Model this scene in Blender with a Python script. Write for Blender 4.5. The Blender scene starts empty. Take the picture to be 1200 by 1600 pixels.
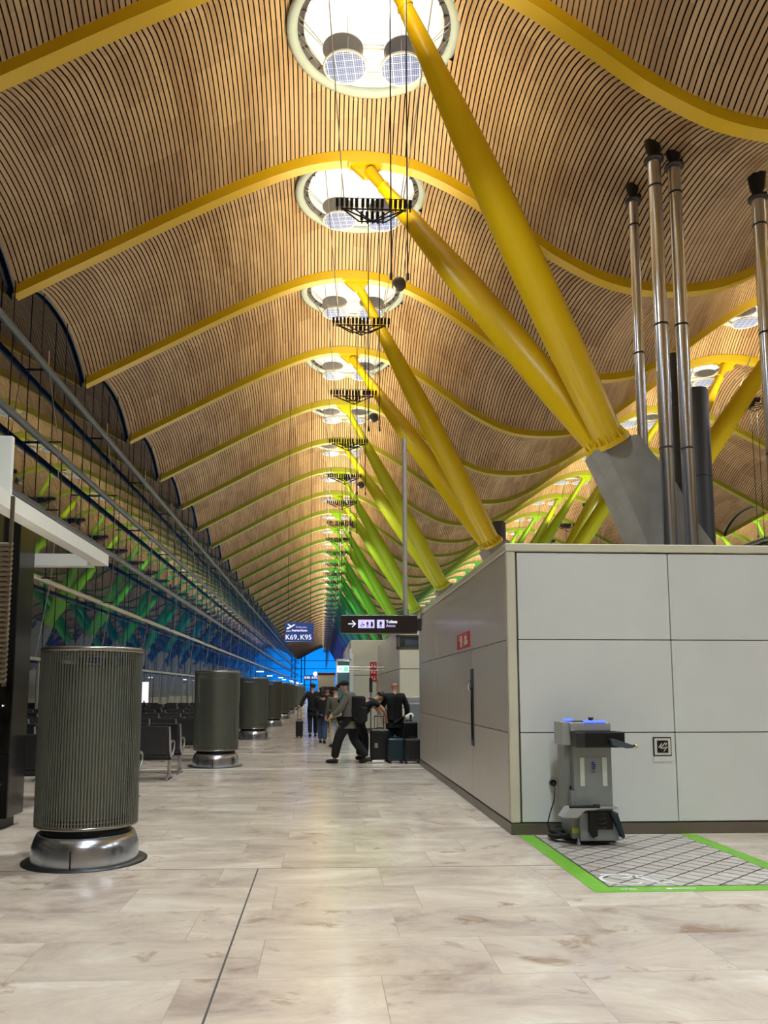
import bpy, bmesh, math, random
from mathutils import Vector, Matrix
random.seed(7)
PI = math.pi
scn = bpy.context.scene
col = scn.collection

# ------------------------------------------------------------------ camera
F_PX, CX, CY = 1250.0, 565.0, 935.0
PITCH = math.radians(6.526)
YAW = math.radians(2.821)
cam_d = bpy.data.cameras.new('camera')
cam = bpy.data.objects.new('camera', cam_d)
col.objects.link(cam)
cam_d.sensor_fit = 'AUTO'
cam_d.sensor_width = 36.0
cam_d.lens = F_PX / 1600 * 36.0
cam_d.shift_x = (600 - CX) / 1600
cam_d.shift_y = (CY - 800) / 1600
cam_d.clip_end = 2000
cam.location = (0, 0, 1.57)
cam.rotation_euler = (PI / 2 + PITCH, 0, -YAW)
scn.camera = cam

# ------------------------------------------------------------------ view / world
vs = scn.view_settings
vs.view_transform = 'Standard'
vs.look = 'None'
vs.exposure = 1.2
vs.gamma = 1.0
vs.use_curve_mapping = False
cy = scn.cycles
cy.use_denoising = True
cy.max_bounces = 8
cy.diffuse_bounces = 4
cy.glossy_bounces = 4
cy.transparent_max_bounces = 12
cy.sample_clamp_indirect = 4.0
cy.caustics_reflective = False
cy.caustics_refractive = False

SKY_STRENGTH = 0.75        # dusk sky
UP_W = 210.0              # each rack of uplights
DOWN_W = 630.0
FILL_W = 78.0          # upward fill lights added above block roofs and column tops            # downward throw of each rack
SKYLIGHT_E = 0.75          # glow given to the drum's top disc in place of lamplight on it

world = bpy.data.worlds.new('dusk')
scn.world = world
world.use_nodes = True
wn = world.node_tree
wn.nodes.clear()
w_out = wn.nodes.new('ShaderNodeOutputWorld')
w_bg = wn.nodes.new('ShaderNodeBackground')
w_tc = wn.nodes.new('ShaderNodeTexCoord')
w_sep = wn.nodes.new('ShaderNodeSeparateXYZ')
wn.links.new(w_tc.outputs['Generated'], w_sep.inputs[0])
w_r1 = wn.nodes.new('ShaderNodeValToRGB')      # by height
w_r1.color_ramp.elements[0].position = 0.0
w_r1.color_ramp.elements[0].color = (0.003, 0.004, 0.006, 1)
w_r1.color_ramp.elements[1].position = 1.0
w_r1.color_ramp.elements[1].color = (0.004, 0.02, 0.09, 1)
e = w_r1.color_ramp.elements.new(0.498); e.color = (0.004, 0.008, 0.015, 1)
e = w_r1.color_ramp.elements.new(0.502); e.color = (0.004, 0.22, 0.80, 1)
e = w_r1.color_ramp.elements.new(0.60); e.color = (0.003, 0.12, 0.50, 1)
w_m = wn.nodes.new('ShaderNodeMath'); w_m.operation = 'MULTIPLY_ADD'
w_m.inputs[1].default_value = 0.5; w_m.inputs[2].default_value = 0.5
wn.links.new(w_sep.outputs['Z'], w_m.inputs[0])
wn.links.new(w_m.outputs[0], w_r1.inputs[0])
w_r2 = wn.nodes.new('ShaderNodeValToRGB')      # brighter where the sun has set (+Y)
w_r2.color_ramp.elements[0].position = 0.90
w_r2.color_ramp.elements[0].color = (0.022, 0.02, 0.018, 1)
w_r2.color_ramp.elements[1].position = 1.0
w_r2.color_ramp.elements[1].color = (1, 1, 1, 1)
e = w_r2.color_ramp.elements.new(0.975); e.color = (0.04, 0.034, 0.03, 1)
e = w_r2.color_ramp.elements.new(0.996); e.color = (0.22, 0.18, 0.15, 1)
w_m2 = wn.nodes.new('ShaderNodeMath'); w_m2.operation = 'MULTIPLY_ADD'
w_m2.inputs[1].default_value = 0.5; w_m2.inputs[2].default_value = 0.5
wn.links.new(w_sep.outputs['Y'], w_m2.inputs[0])
wn.links.new(w_m2.outputs[0], w_r2.inputs[0])
w_mx = wn.nodes.new('ShaderNodeMixRGB'); w_mx.blend_type = 'MULTIPLY'; w_mx.inputs[0].default_value = 1
wn.links.new(w_r1.outputs[0], w_mx.inputs[1]); wn.links.new(w_r2.outputs[0], w_mx.inputs[2])
wn.links.new(w_mx.outputs[0], w_bg.inputs['Color'])
w_bg.inputs['Strength'].default_value = SKY_STRENGTH
wn.links.new(w_bg.outputs[0], w_out.inputs[0])

# ------------------------------------------------------------------ materials
def lin(r, g, b):
    f = lambda c: ((c / 255.0) / 12.92) if c / 255.0 <= 0.04045 else (((c / 255.0) + 0.055) / 1.055) ** 2.4
    return (f(r), f(g), f(b), 1.0)

def mat(name, rgb, rough=0.5, metal=0.0, emit=None, estr=1.0, spec=None, noise=0.0, nscale=8.0, bump=0.0, coat=0.0):
    m = bpy.data.materials.new(name)
    m.use_nodes = True
    nt = m.node_tree
    b = nt.nodes['Principled BSDF']
    b.inputs['Base Color'].default_value = lin(*rgb)
    b.inputs['Roughness'].default_value = rough
    b.inputs['Metallic'].default_value = metal
    if spec is not None:
        b.inputs['Specular IOR Level'].default_value = spec
    if coat:
        b.inputs['Coat Weight'].default_value = coat
    if emit:
        b.inputs['Emission Color'].default_value = lin(*emit)
        b.inputs['Emission Strength'].default_value = estr
    if noise or bump:
        tc = nt.nodes.new('ShaderNodeTexCoord')
        n = nt.nodes.new('ShaderNodeTexNoise')
        n.inputs['Scale'].default_value = nscale
        n.inputs['Detail'].default_value = 5
        nt.links.new(tc.outputs['Object'], n.inputs['Vector'])
        if noise:
            mr = nt.nodes.new('ShaderNodeMapRange')
            mr.inputs['From Min'].default_value = 0.3
            mr.inputs['From Max'].default_value = 0.7
            mr.inputs['To Min'].default_value = 1 - noise
            mr.inputs['To Max'].default_value = 1 + noise
            nt.links.new(n.outputs['Fac'], mr.inputs['Value'])
            hv = nt.nodes.new('ShaderNodeHueSaturation')
            hv.inputs['Color'].default_value = lin(*rgb)
            nt.links.new(mr.outputs[0], hv.inputs['Value'])
            nt.links.new(hv.outputs[0], b.inputs['Base Color'])
        if bump:
            bp = nt.nodes.new('ShaderNodeBump')
            bp.inputs['Strength'].default_value = bump
            bp.inputs['Distance'].default_value = 0.02
            nt.links.new(n.outputs['Fac'], bp.inputs['Height'])
            nt.links.new(bp.outputs[0], b.inputs['Normal'])
    return m

def math_node(nt, op, a, b=None, c=None):
    n = nt.nodes.new('ShaderNodeMath'); n.operation = op
    for i, v in enumerate((a, b, c)):
        if v is None: continue
        if isinstance(v, (int, float)): n.inputs[i].default_value = v
        else: nt.links.new(v, n.inputs[i])
    return n.outputs[0]

M = {}
M['black'] = mat('black_metal', (22, 20, 19), 0.45, 0.3)
M['dark_back'] = mat('roof_void', (14, 9, 6), 0.9)
M['white'] = mat('white_paint', (222, 222, 214), 0.45, noise=0.02)
M['panel'] = mat('wall_panel', (216, 219, 216), 0.38, noise=0.025, nscale=2.0)
M['cream'] = mat('cream_panel', (212, 208, 186), 0.4, noise=0.03, nscale=2.0)
M['sidepanel'] = mat('grey_satin_panel', (206, 204, 198), 0.28, noise=0.03, nscale=1.2)
M['gap'] = mat('joint', (72, 72, 70), 0.7)
M['skirt'] = mat('skirting', (112, 104, 92), 0.35, 0.4)
M['steel'] = mat('stainless_steel', (205, 212, 224), 0.22, 1.0)
M['steel2'] = mat('brushed_steel', (150, 146, 138), 0.30, 1.0, noise=0.05, nscale=20)
M['darksteel'] = mat('dark_steel', (62, 62, 62), 0.38, 0.6)
M['perf'] = mat('perforated_steel', (122, 124, 114), 0.38, 0.65)
M['perf_in'] = mat('inner_duct', (116, 120, 110), 0.36, 0.5, noise=0.1, nscale=3)
M['tube'] = mat('blue_grey_tube', (92, 102, 112), 0.4, 0.1)
M['concrete'] = mat('concrete', (140, 138, 132), 0.8, noise=0.14, nscale=1.6, bump=0.2)
M['duct'] = mat('dark_duct', (64, 66, 72), 0.5, 0.3)
M['seat'] = mat('black_leatherette', (30, 31, 36), 0.42)
M['alu'] = mat('cast_aluminium', (165, 165, 168), 0.3, 0.9)
M['gloss_black'] = mat('gloss_black', (26, 26, 25), 0.12, 0.0, noise=0.15, nscale=2)
M['red'] = mat('red_sign', (200, 24, 28), 0.4)
M['signdark'] = mat('sign_brown_black', (38, 28, 24), 0.35)
M['signblue'] = mat('sign_blue', (44, 74, 146), 0.35, emit=(40, 70, 140), estr=0.15)  # board given a faint glow although the sign is not lit
M['lit_white'] = mat('lit_white', (235, 235, 245), 0.4, emit=(232, 230, 255), estr=0.42)
M['lit_lilac'] = mat('lit_lilac', (200, 195, 245), 0.4, emit=(190, 180, 250), estr=0.42)
M['lit_green'] = mat('lit_green', (120, 220, 170), 0.4, emit=(100, 225, 160), estr=0.5)
M['lamp'] = mat('lamp_lens', (255, 255, 255), 0.4, emit=(235, 240, 255), estr=3.0)
M['led'] = mat('led_stud', (255, 255, 255), 0.4, emit=(255, 250, 240), estr=5.0)
M['blue_led'] = mat('blue_led', (70, 90, 255), 0.3, emit=(70, 100, 255), estr=1.0)
M['machine'] = mat('machine_grey', (136, 139, 138), 0.4, 0.25, noise=0.03)
M['machine_lt'] = mat('machine_light_grey', (168, 170, 168), 0.4, 0.2)
M['cable'] = mat('cable_black', (24, 22, 20), 0.6)
M['rod'] = mat('steel_rope', (190, 186, 175), 0.35, 0.6)
M['rim'] = mat('skylight_rim', (178, 194, 196), 0.45)
M['drum'] = mat('skylight_drum', (232, 236, 240), 0.7)
M['band'] = mat('skylight_band', (70, 72, 80), 0.5)
M['greydisc'] = mat('grey_reflector', (150, 148, 146), 0.5)
M['lens'] = mat('skylight_glow', (255, 255, 250), 0.5, emit=(244, 246, 255), estr=SKYLIGHT_E)
M['green_tape'] = mat('green_paint', (118, 184, 52), 0.45, noise=0.08, nscale=9)
M['white_tape'] = mat('white_mark', (226, 226, 220), 0.5)
M['skin'] = mat('skin', (196, 146, 118), 0.5)
M['hair'] = mat('dark_hair', (30, 24, 20), 0.6)
M['cloth_black'] = mat('black_cloth', (15, 15, 17), 0.85, noise=0.15, nscale=30)
M['cloth_grey'] = mat('grey_cloth', (104, 102, 94), 0.85, noise=0.12, nscale=30)
M['cloth_olive'] = mat('olive_cloth', (84, 82, 66), 0.85, noise=0.12, nscale=30)
M['cloth_cream'] = mat('cream_cloth', (180, 172, 150), 0.85, noise=0.1, nscale=30)
M['cloth_charcoal'] = mat('charcoal_cloth', (40, 38, 34), 0.85, noise=0.12, nscale=30)
M['jeans'] = mat('blue_jeans', (52, 78, 108), 0.85, noise=0.15, nscale=30)
M['cloth_white'] = mat('white_cloth', (214, 210, 200), 0.85)
M['case_teal'] = mat('dark_teal_shell', (16, 42, 52), 0.35)
M['case_black'] = mat('black_shell', (20, 21, 24), 0.35)
M['tag'] = mat('grey_tag', (150, 148, 150), 0.5)
M['rubber'] = mat('rubber', (20, 20, 20), 0.7)
M['teal_glass'] = mat('teal_glass', (84, 130, 136), 0.15)
M['brick_red'] = mat('dark_red', (96, 16, 14), 0.5)
M['fern'] = mat('leaf_green', (104, 140, 30), 0.6)
M['yellow_tag'] = mat('yellow_tag', (190, 196, 70), 0.5)
M['brass'] = mat('brass_knob', (200, 190, 130), 0.3, 0.8)

# slatted timber: tone varies from board to board
def wood():
    m = bpy.data.materials.new('bamboo_slats'); m.use_nodes = True
    nt = m.node_tree; b = nt.nodes['Principled BSDF']
    tc = nt.nodes.new('ShaderNodeTexCoord')
    oi = nt.nodes.new('ShaderNodeObjectInfo')
    sep = nt.nodes.new('ShaderNodeSeparateXYZ')
    nt.links.new(tc.outputs['Object'], sep.inputs[0])
    fx = math_node(nt, 'FLOOR', math_node(nt, 'MULTIPLY', sep.outputs['X'], 1 / 0.74))
    fy = math_node(nt, 'FLOOR', math_node(nt, 'MULTIPLY_ADD', sep.outputs['Y'], 0.42, fx))
    fz = math_node(nt, 'MULTIPLY', oi.outputs['Random'], 50.0)
    cmb = nt.nodes.new('ShaderNodeCombineXYZ')
    nt.links.new(fx, cmb.inputs[0]); nt.links.new(fy, cmb.inputs[1]); nt.links.new(fz, cmb.inputs[2])
    wnz = nt.nodes.new('ShaderNodeTexWhiteNoise'); wnz.noise_dimensions = '3D'
    nt.links.new(cmb.outputs[0], wnz.inputs['Vector'])
    fx2 = math_node(nt, 'FLOOR', math_node(nt, 'MULTIPLY', sep.outputs['X'], 1 / 0.176))
    cmb2 = nt.nodes.new('ShaderNodeCombineXYZ')
    nt.links.new(fx2, cmb2.inputs[0]); nt.links.new(fz, cmb2.inputs[1])
    nt.links.new(math_node(nt, 'FLOOR', math_node(nt, 'MULTIPLY', sep.outputs['Y'], 0.5)), cmb2.inputs[2])
    wn2 = nt.nodes.new('ShaderNodeTexWhiteNoise'); wn2.noise_dimensions = '3D'
    nt.links.new(cmb2.outputs[0], wn2.inputs['Vector'])
    nz = nt.nodes.new('ShaderNodeTexNoise'); nz.inputs['Scale'].default_value = 0.6; nz.inputs['Detail'].default_value = 4
    nt.links.new(tc.outputs['Object'], nz.inputs['Vector'])
    s = math_node(nt, 'MULTIPLY_ADD', wnz.outputs['Value'], 0.32, math_node(nt, 'MULTIPLY', wn2.outputs['Value'], 0.30))
    s = math_node(nt, 'MULTIPLY_ADD', nz.outputs['Fac'], 0.38, s)
    r = nt.nodes.new('ShaderNodeValToRGB')
    r.color_ramp.elements[0].position = 0.1; r.color_ramp.elements[0].color = lin(150, 116, 80)
    r.color_ramp.elements[1].position = 0.95; r.color_ramp.elements[1].color = lin(206, 176, 134)
    nt.links.new(s, r.inputs[0])
    nt.links.new(r.outputs[0], b.inputs['Base Color'])
    b.inputs['Roughness'].default_value = 0.5
    return m
M['wood'] = wood()

def floor_mat():
    m = bpy.data.materials.new('marble_tiles'); m.use_nodes = True
    nt = m.node_tree; b = nt.nodes['Principled BSDF']
    tc = nt.nodes.new('ShaderNodeTexCoord')
    mp = nt.nodes.new('ShaderNodeMapping')
    mp.inputs['Location'].default_value = (0.35, -7.34 % 0.68 * -1 + 0.54 * 0, 0)
    nt.links.new(tc.outputs['Object'], mp.inputs[0])
    mp.inputs['Location'].default_value = (0.35, 0.14, 0)
    br = nt.nodes.new('ShaderNodeTexBrick')
    br.offset = 0.37; br.offset_frequency = 2; br.squash = 0.8; br.squash_frequency = 3
    br.inputs['Scale'].default_value = 1.0
    br.inputs['Brick Width'].default_value = 1.36
    br.inputs['Row Height'].default_value = 0.68
    br.inputs['Mortar Size'].default_value = 0.0028
    br.inputs['Mortar Smooth'].default_value = 0.3
    br.inputs['Color1'].default_value = (0, 0, 0, 1); br.inputs['Color2'].default_value = (1, 1, 1, 1)
    br.inputs['Mortar'].default_value = (0.5, 0.5, 0.5, 1)
    nt.links.new(mp.outputs[0], br.inputs['Vector'])
    # offset the stone figure tile by tile
    add = nt.nodes.new('ShaderNodeVectorMath'); add.operation = 'MULTIPLY_ADD'
    nt.links.new(br.outputs['Color'], add.inputs[0]); add.inputs[1].default_value = (7.0, 13.0, 5.0)
    mp2 = nt.nodes.new('ShaderNodeMapping'); mp2.inputs['Scale'].default_value = (0.85, 1.35, 1)
    mp2.inputs['Rotation'].default_value = (0, 0, 0.12)
    nt.links.new(tc.outputs['Object'], mp2.inputs[0])
    nt.links.new(mp2.outputs[0], add.inputs[2])
    n1 = nt.nodes.new('ShaderNodeTexNoise'); n1.inputs['Scale'].default_value = 1.1; n1.inputs['Detail'].default_value = 9
    n1.inputs['Roughness'].default_value = 0.70; n1.inputs['Distortion'].default_value = 0.5
    nt.links.new(add.outputs[0], n1.inputs['Vector'])
    n2 = nt.nodes.new('ShaderNodeTexNoise'); n2.inputs['Scale'].default_value = 2.6; n2.inputs['Detail'].default_value = 12
    n2.inputs['Roughness'].default_value = 0.66; n2.inputs['Distortion'].default_value = 0.7
    nt.links.new(add.outputs[0], n2.inputs['Vector'])
    r1 = nt.nodes.new('ShaderNodeValToRGB')
    cr = r1.color_ramp
    cr.elements[0].position = 0.33; cr.elements[0].color = lin(176, 158, 146)
    cr.elements[1].position = 0.68; cr.elements[1].color = lin(236, 226, 212)
    e = cr.elements.new(0.45); e.color = lin(204, 188, 172)
    e = cr.elements.new(0.56); e.color = lin(218, 203, 184)
    nt.links.new(n1.outputs['Fac'], r1.inputs[0])
    r2 = nt.nodes.new('ShaderNodeValToRGB')       # rusty and grey inclusions
    r2.color_ramp.elements[0].position = 0.585; r2.color_ramp.elements[0].color = (0, 0, 0, 1)
    r2.color_ramp.elements[1].position = 0.70; r2.color_ramp.elements[1].color = (0.85, 0.85, 0.85, 1)
    nt.links.new(n2.outputs['Fac'], r2.inputs[0])
    mx = nt.nodes.new('ShaderNodeMixRGB'); mx.inputs[2].default_value = lin(150, 118, 88)
    nt.links.new(r2.outputs[0], mx.inputs[0]); nt.links.new(r1.outputs[0], mx.inputs[1])
    # per tile tone
    hv = nt.nodes.new('ShaderNodeHueSaturation')
    bw = nt.nodes.new('ShaderNodeRGBToBW'); nt.links.new(br.outputs['Color'], bw.inputs[0])
    nt.links.new(math_node(nt, 'MULTIPLY_ADD', bw.outputs[0], 0.08, 0.94), hv.inputs['Value'])
    nt.links.new(mx.outputs[0], hv.inputs['Color'])
    mj = nt.nodes.new('ShaderNodeMixRGB'); mj.inputs[2].default_value = lin(128, 112, 98)
    nt.links.new(math_node(nt, 'MULTIPLY', br.outputs['Fac'], 0.45), mj.inputs[0])
    nt.links.new(hv.outputs[0], mj.inputs[1])
    nt.links.new(mj.outputs[0], b.inputs['Base Color'])
    nt.links.new(math_node(nt, 'MULTIPLY_ADD', n1.outputs['Fac'], 0.14, 0.08), b.inputs['Roughness'])
    b.inputs['Specular IOR Level'].default_value = 0.5
    return m
M['floor'] = floor_mat()

def glass_mat():
    m = bpy.data.materials.new('facade_glass'); m.use_nodes = True
    nt = m.node_tree; nt.nodes.clear()
    out = nt.nodes.new('ShaderNodeOutputMaterial')
    mix = nt.nodes.new('ShaderNodeMixShader')
    tr = nt.nodes.new('ShaderNodeBsdfTransparent'); tr.inputs[0].default_value = (0.30, 0.36, 0.38, 1)
    gl = nt.nodes.new('ShaderNodeBsdfGlossy'); gl.inputs['Roughness'].default_value = 0.02
    gl.inputs['Color'].default_value = (0.86, 0.92, 0.90, 1)
    fr = nt.nodes.new('ShaderNodeFresnel'); fr.inputs['IOR'].default_value = 2.7
    tc = nt.nodes.new('ShaderNodeTexCoord')
    mp = nt.nodes.new('ShaderNodeMapping'); mp.inputs['Scale'].default_value = (1, 0.33, 0.31)
    vo = nt.nodes.new('ShaderNodeTexNoise'); vo.inputs['Scale'].default_value = 0.55; vo.inputs['Detail'].default_value = 1
    nt.links.new(tc.outputs['Object'], vo.inputs['Vector'])
    bp = nt.nodes.new('ShaderNodeBump'); bp.inputs['Strength'].default_value = 0.12; bp.inputs['Distance'].default_value = 0.02
    nt.links.new(vo.outputs['Fac'], bp.inputs['Height'])
    nt.links.new(bp.outputs[0], gl.inputs['Normal']); nt.links.new(bp.outputs[0], fr.inputs['Normal'])
    nt.links.new(fr.outputs[0], mix.inputs[0]); nt.links.new(tr.outputs[0], mix.inputs[1]); nt.links.new(gl.outputs[0], mix.inputs[2])
    nt.links.new(mix.outputs[0], out.inputs[0])
    return m
M['glass'] = glass_mat()

def grid_disc_mat():
    m = bpy.data.materials.new('prismatic_blue_disc'); m.use_nodes = True
    nt = m.node_tree; b = nt.nodes['Principled BSDF']
    tc = nt.nodes.new('ShaderNodeTexCoord')
    def grid(sz, th, rot):
        mp = nt.nodes.new('ShaderNodeMapping'); mp.inputs['Rotation'].default_value = (0, 0, rot)
        nt.links.new(tc.outputs['Object'], mp.inputs[0])
        br = nt.nodes.new('ShaderNodeTexBrick'); br.offset = 0
        br.inputs['Scale'].default_value = 1; br.inputs['Brick Width'].default_value = sz
        br.inputs['Row Height'].default_value = sz; br.inputs['Mortar Size'].default_value = th
        br.inputs['Mortar Smooth'].default_value = 0.2
        nt.links.new(mp.outputs[0], br.inputs['Vector'])
        return br.outputs['Fac']
    g = math_node(nt, 'MAXIMUM', grid(0.30, 0.018, 0.15), math_node(nt, 'MULTIPLY', grid(0.075, 0.016, 0.15), 0.45))
    mx = nt.nodes.new('ShaderNodeMixRGB')
    mx.inputs[1].default_value = lin(40, 62, 134); mx.inputs[2].default_value = lin(176, 190, 226)
    nt.links.new(g, mx.inputs[0])
    nt.links.new(mx.outputs[0], b.inputs['Base Color'])
    nt.links.new(mx.outputs[0], b.inputs['Emission Color'])   # faint glow added in the disc's own colours; it is no lamp
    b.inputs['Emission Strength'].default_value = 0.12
    b.inputs['Roughness'].default_value = 0.3
    return m
M['bluedisc'] = grid_disc_mat()

def louvre_mat():
    m = bpy.data.materials.new('louvre_brown'); m.use_nodes = True
    b = m.node_tree.nodes['Principled BSDF']
    b.inputs['Base Color'].default_value = lin(110, 94, 72); b.inputs['Roughness'].default_value = 0.4
    return m
M['louvre'] = louvre_mat()

STOPS = [(0, (208, 172, 4)), (36, (208, 172, 4)), (48, (200, 176, 10)), (62, (180, 186, 22)), (82, (150, 184, 20)),
         (104, (118, 186, 28)), (130, (56, 160, 48)), (160, (8, 128, 96)), (200, (8, 88, 124)), (240, (18, 44, 128)), (500, (18, 36, 120))]
def steel_colour(y):
    for (a, ca), (b_, cb) in zip(STOPS, STOPS[1:]):
        if y <= b_:
            t = max(0, (y - a) / (b_ - a))
            return tuple(int(round(ca[i] + (cb[i] - ca[i]) * t)) for i in range(3))
    return STOPS[-1][1]
_pc = {}
def paint(y):
    c = steel_colour(y)
    if c not in _pc:
        _pc[c] = mat('painted_steel', c, 0.38, 0.0)
    return _pc[c]
def rib_paint(y):
    c = steel_colour(y); t = 0.0 if y < 36 else min(0.5, (y - 36) / 60)
    c = tuple(int(c[i] * (1 - t) + (138, 124, 72)[i] * t) for i in range(3))
    if c not in _pc: _pc[c] = mat('painted_rib', c, 0.38, 0.0)
    return _pc[c]
def colour_word(y):
    return ('yellow' if y < 50 else 'yellow-green' if y < 90 else 'green' if y < 145 else 'teal' if y < 195 else 'dark blue')

# ------------------------------------------------------------------ mesh helpers
class MB:
    def __init__(s): s.v = []; s.f = []; s.sm = []
    def add(s, vs, fs, smooth=False):
        o = len(s.v); s.v += [tuple(v) for v in vs]
        for f in fs: s.f.append(tuple(i + o for i in f)); s.sm.append(smooth)
    def quad(s, a, b, c, d): s.add([a, b, c, d], [(0, 1, 2, 3)])
    def box(s, c, sz, rz=0.0, rx=0.0, ry=0.0):
        x, y, z = sz[0] / 2, sz[1] / 2, sz[2] / 2
        R = Matrix.Rotation(rz, 3, 'Z') @ Matrix.Rotation(ry, 3, 'Y') @ Matrix.Rotation(rx, 3, 'X')
        vs = [Vector(c) + R @ Vector((i * x, j * y, k * z)) for i in (-1, 1) for j in (-1, 1) for k in (-1, 1)]
        s.add(vs, [(0, 1, 3, 2), (4, 6, 7, 5), (0, 4, 5, 1), (2, 3, 7, 6), (0, 2, 6, 4), (1, 5, 7, 3)])
    def bbox(s, a, b):
        s.box([(a[i] + b[i]) / 2 for i in range(3)], [abs(b[i] - a[i]) for i in range(3)])
    def rbox(s, c, sz, bev=0.02, rz=0.0, rx=0.0, ry=0.0, seg=2):
        bm = bmesh.new(); bmesh.ops.create_cube(bm, size=1)
        for v in bm.verts: v.co = Vector((v.co.x * sz[0], v.co.y * sz[1], v.co.z * sz[2]))
        bmesh.ops.bevel(bm, geom=bm.edges[:], offset=bev, segments=seg, affect='EDGES', profile=0.5)
        R = Matrix.Rotation(rz, 3, 'Z') @ Matrix.Rotation(ry, 3, 'Y') @ Matrix.Rotation(rx, 3, 'X')
        bm.verts.index_update()
        s.add([Vector(c) + R @ v.co for v in bm.verts], [[v.index for v in f.verts] for f in bm.faces], False)
        bm.free()
    def tube(s, pts, r, n=10, caps=True, up=None):
        pts = [Vector(p) for p in pts]
        rs = r if isinstance(r, (list, tuple)) else [r] * len(pts)
        d0 = (pts[1] - pts[0]).normalized()
        ref = Vector(up) if up else (Vector((0, 0, 1)) if abs(d0.z) < 0.9 else Vector((1, 0, 0)))
        vs = []; 
        for i, p in enumerate(pts):
            d = (pts[min(i + 1, len(pts) - 1)] - pts[max(i - 1, 0)]).normalized()
            a = d.cross(ref)
            if a.length < 1e-4: a = d.cross(Vector((0, 1, 0)))
            a.normalize(); b = d.cross(a).normalized(); ref = -b if ref.dot(-b) > 0 else b
            for k in range(n):
                t = 2 * PI * k / n
                vs.append(p + (a * math.cos(t) + b * math.sin(t)) * rs[i])
        fs = [(i * n + k, i * n + (k + 1) % n, (i + 1) * n + (k + 1) % n, (i + 1) * n + k)
              for i in range(len(pts) - 1) for k in range(n)]
        s.add(vs, fs, True)
        if caps:
            m = len(pts) - 1
            s.add([vs[k] for k in range(n)][::-1], [tuple(range(n))])
            s.add([vs[m * n + k] for k in range(n)], [tuple(range(n))])
    def lathe(s, prof, c=(0, 0, 0), n=32, smooth=True):
        vs = [(c[0] + r * math.cos(2 * PI * k / n), c[1] + r * math.sin(2 * PI * k / n), c[2] + z) for r, z in prof for k in range(n)]
        fs = [(i * n + k, i * n + (k + 1) % n, (i + 1) * n + (k + 1) % n, (i + 1) * n + k) for i in range(len(prof) - 1) for k in range(n)]
        s.add(vs, fs, smooth)
    def disc(s, c, r, n=32, ry=0.0, h=0.0, sy=1.0):
        R = Matrix.Rotation(ry, 3, 'Y')
        vs = [Vector(c) + R @ Vector((r * math.cos(2 * PI * k / n), sy * r * math.sin(2 * PI * k / n), 0)) for k in range(n)]
        s.add(vs, [tuple(range(n))])
        if h:
            v2 = [v + Vector((0, 0, h)) for v in vs]
            s.add(v2, [tuple(range(n))[::-1]])
            s.add(vs + v2, [(k, (k + 1) % n, n + (k + 1) % n, n + k) for k in range(n)], True)
    def prism(s, poly, y0, y1, axis='y'):
        """poly in (x, z), extruded along y (or (y, z) along x, or (x, y) along z)"""
        n = len(poly)
        def P(p, t):
            return (p[0], t, p[1]) if axis == 'y' else ((t, p[0], p[1]) if axis == 'x' else (p[0], p[1], t))
        s.add([P(p, y0) for p in poly] + [P(p, y1) for p in poly],
              [tuple(range(n)), tuple(range(2 * n - 1, n - 1, -1))] + [(k, (k + 1) % n, n + (k + 1) % n, n + k) for k in range(n)])
    def mesh(s, name):
        me = bpy.data.meshes.new(name)
        me.from_pydata([tuple(v) for v in s.v], [], s.f)
        me.polygons.foreach_set('use_smooth', s.sm)
        me.update()
        bm = bmesh.new(); bm.from_mesh(me)
        bmesh.ops.recalc_face_normals(bm, faces=bm.faces[:]); bm.to_mesh(me); bm.free()
        return me
    def build(s, name, m, parent=None, loc=None, raw=False):
        if raw:
            me = bpy.data.meshes.new(name); me.from_pydata([tuple(v) for v in s.v], [], s.f)
            me.polygons.foreach_set('use_smooth', s.sm); me.update()
        else:
            me = s.mesh(name)
        me.materials.append(m)
        o = bpy.data.objects.new(name, me); col.objects.link(o)
        if parent: o.parent = parent
        if loc: o.location = loc
        return o

def thing(name, label, cat, loc=(0, 0, 0), rz=0.0, group=None):
    o = bpy.data.objects.new(name, None); col.objects.link(o)
    o.empty_display_size = 0.1
    o.location = loc; o.rotation_euler = (0, 0, rz)
    o['label'] = label; o['category'] = cat
    if group: o['group'] = group
    return o
def tag(o, label, cat, group=None):
    o['label'] = label; o['category'] = cat
    if group: o['group'] = group
    return o
def struct(o):
    o['kind'] = 'structure'; return o
def copy_tree(o, parent=None):
    c = o.copy(); col.objects.link(c)
    if parent: c.parent = parent
    for ch in list(o.children):
        if ch.name.split('.')[0] == 'uplight_beam' and False: continue
        copy_tree(ch, c)
    return c
_u = ['', 'first', 'second', 'third', 'fourth', 'fifth', 'sixth', 'seventh', 'eighth', 'ninth', 'tenth', 'eleventh', 'twelfth',
      'thirteenth', 'fourteenth', 'fifteenth', 'sixteenth', 'seventeenth', 'eighteenth', 'nineteenth']
_t = {2: ('twentieth', 'twenty'), 3: ('thirtieth', 'thirty'), 4: ('fortieth', 'forty')}
def ordn(n):
    if n < 20: return _u[n]
    return _t[n // 10][0] if n % 10 == 0 else _t[n // 10][1] + '-' + _u[n % 10]

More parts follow.
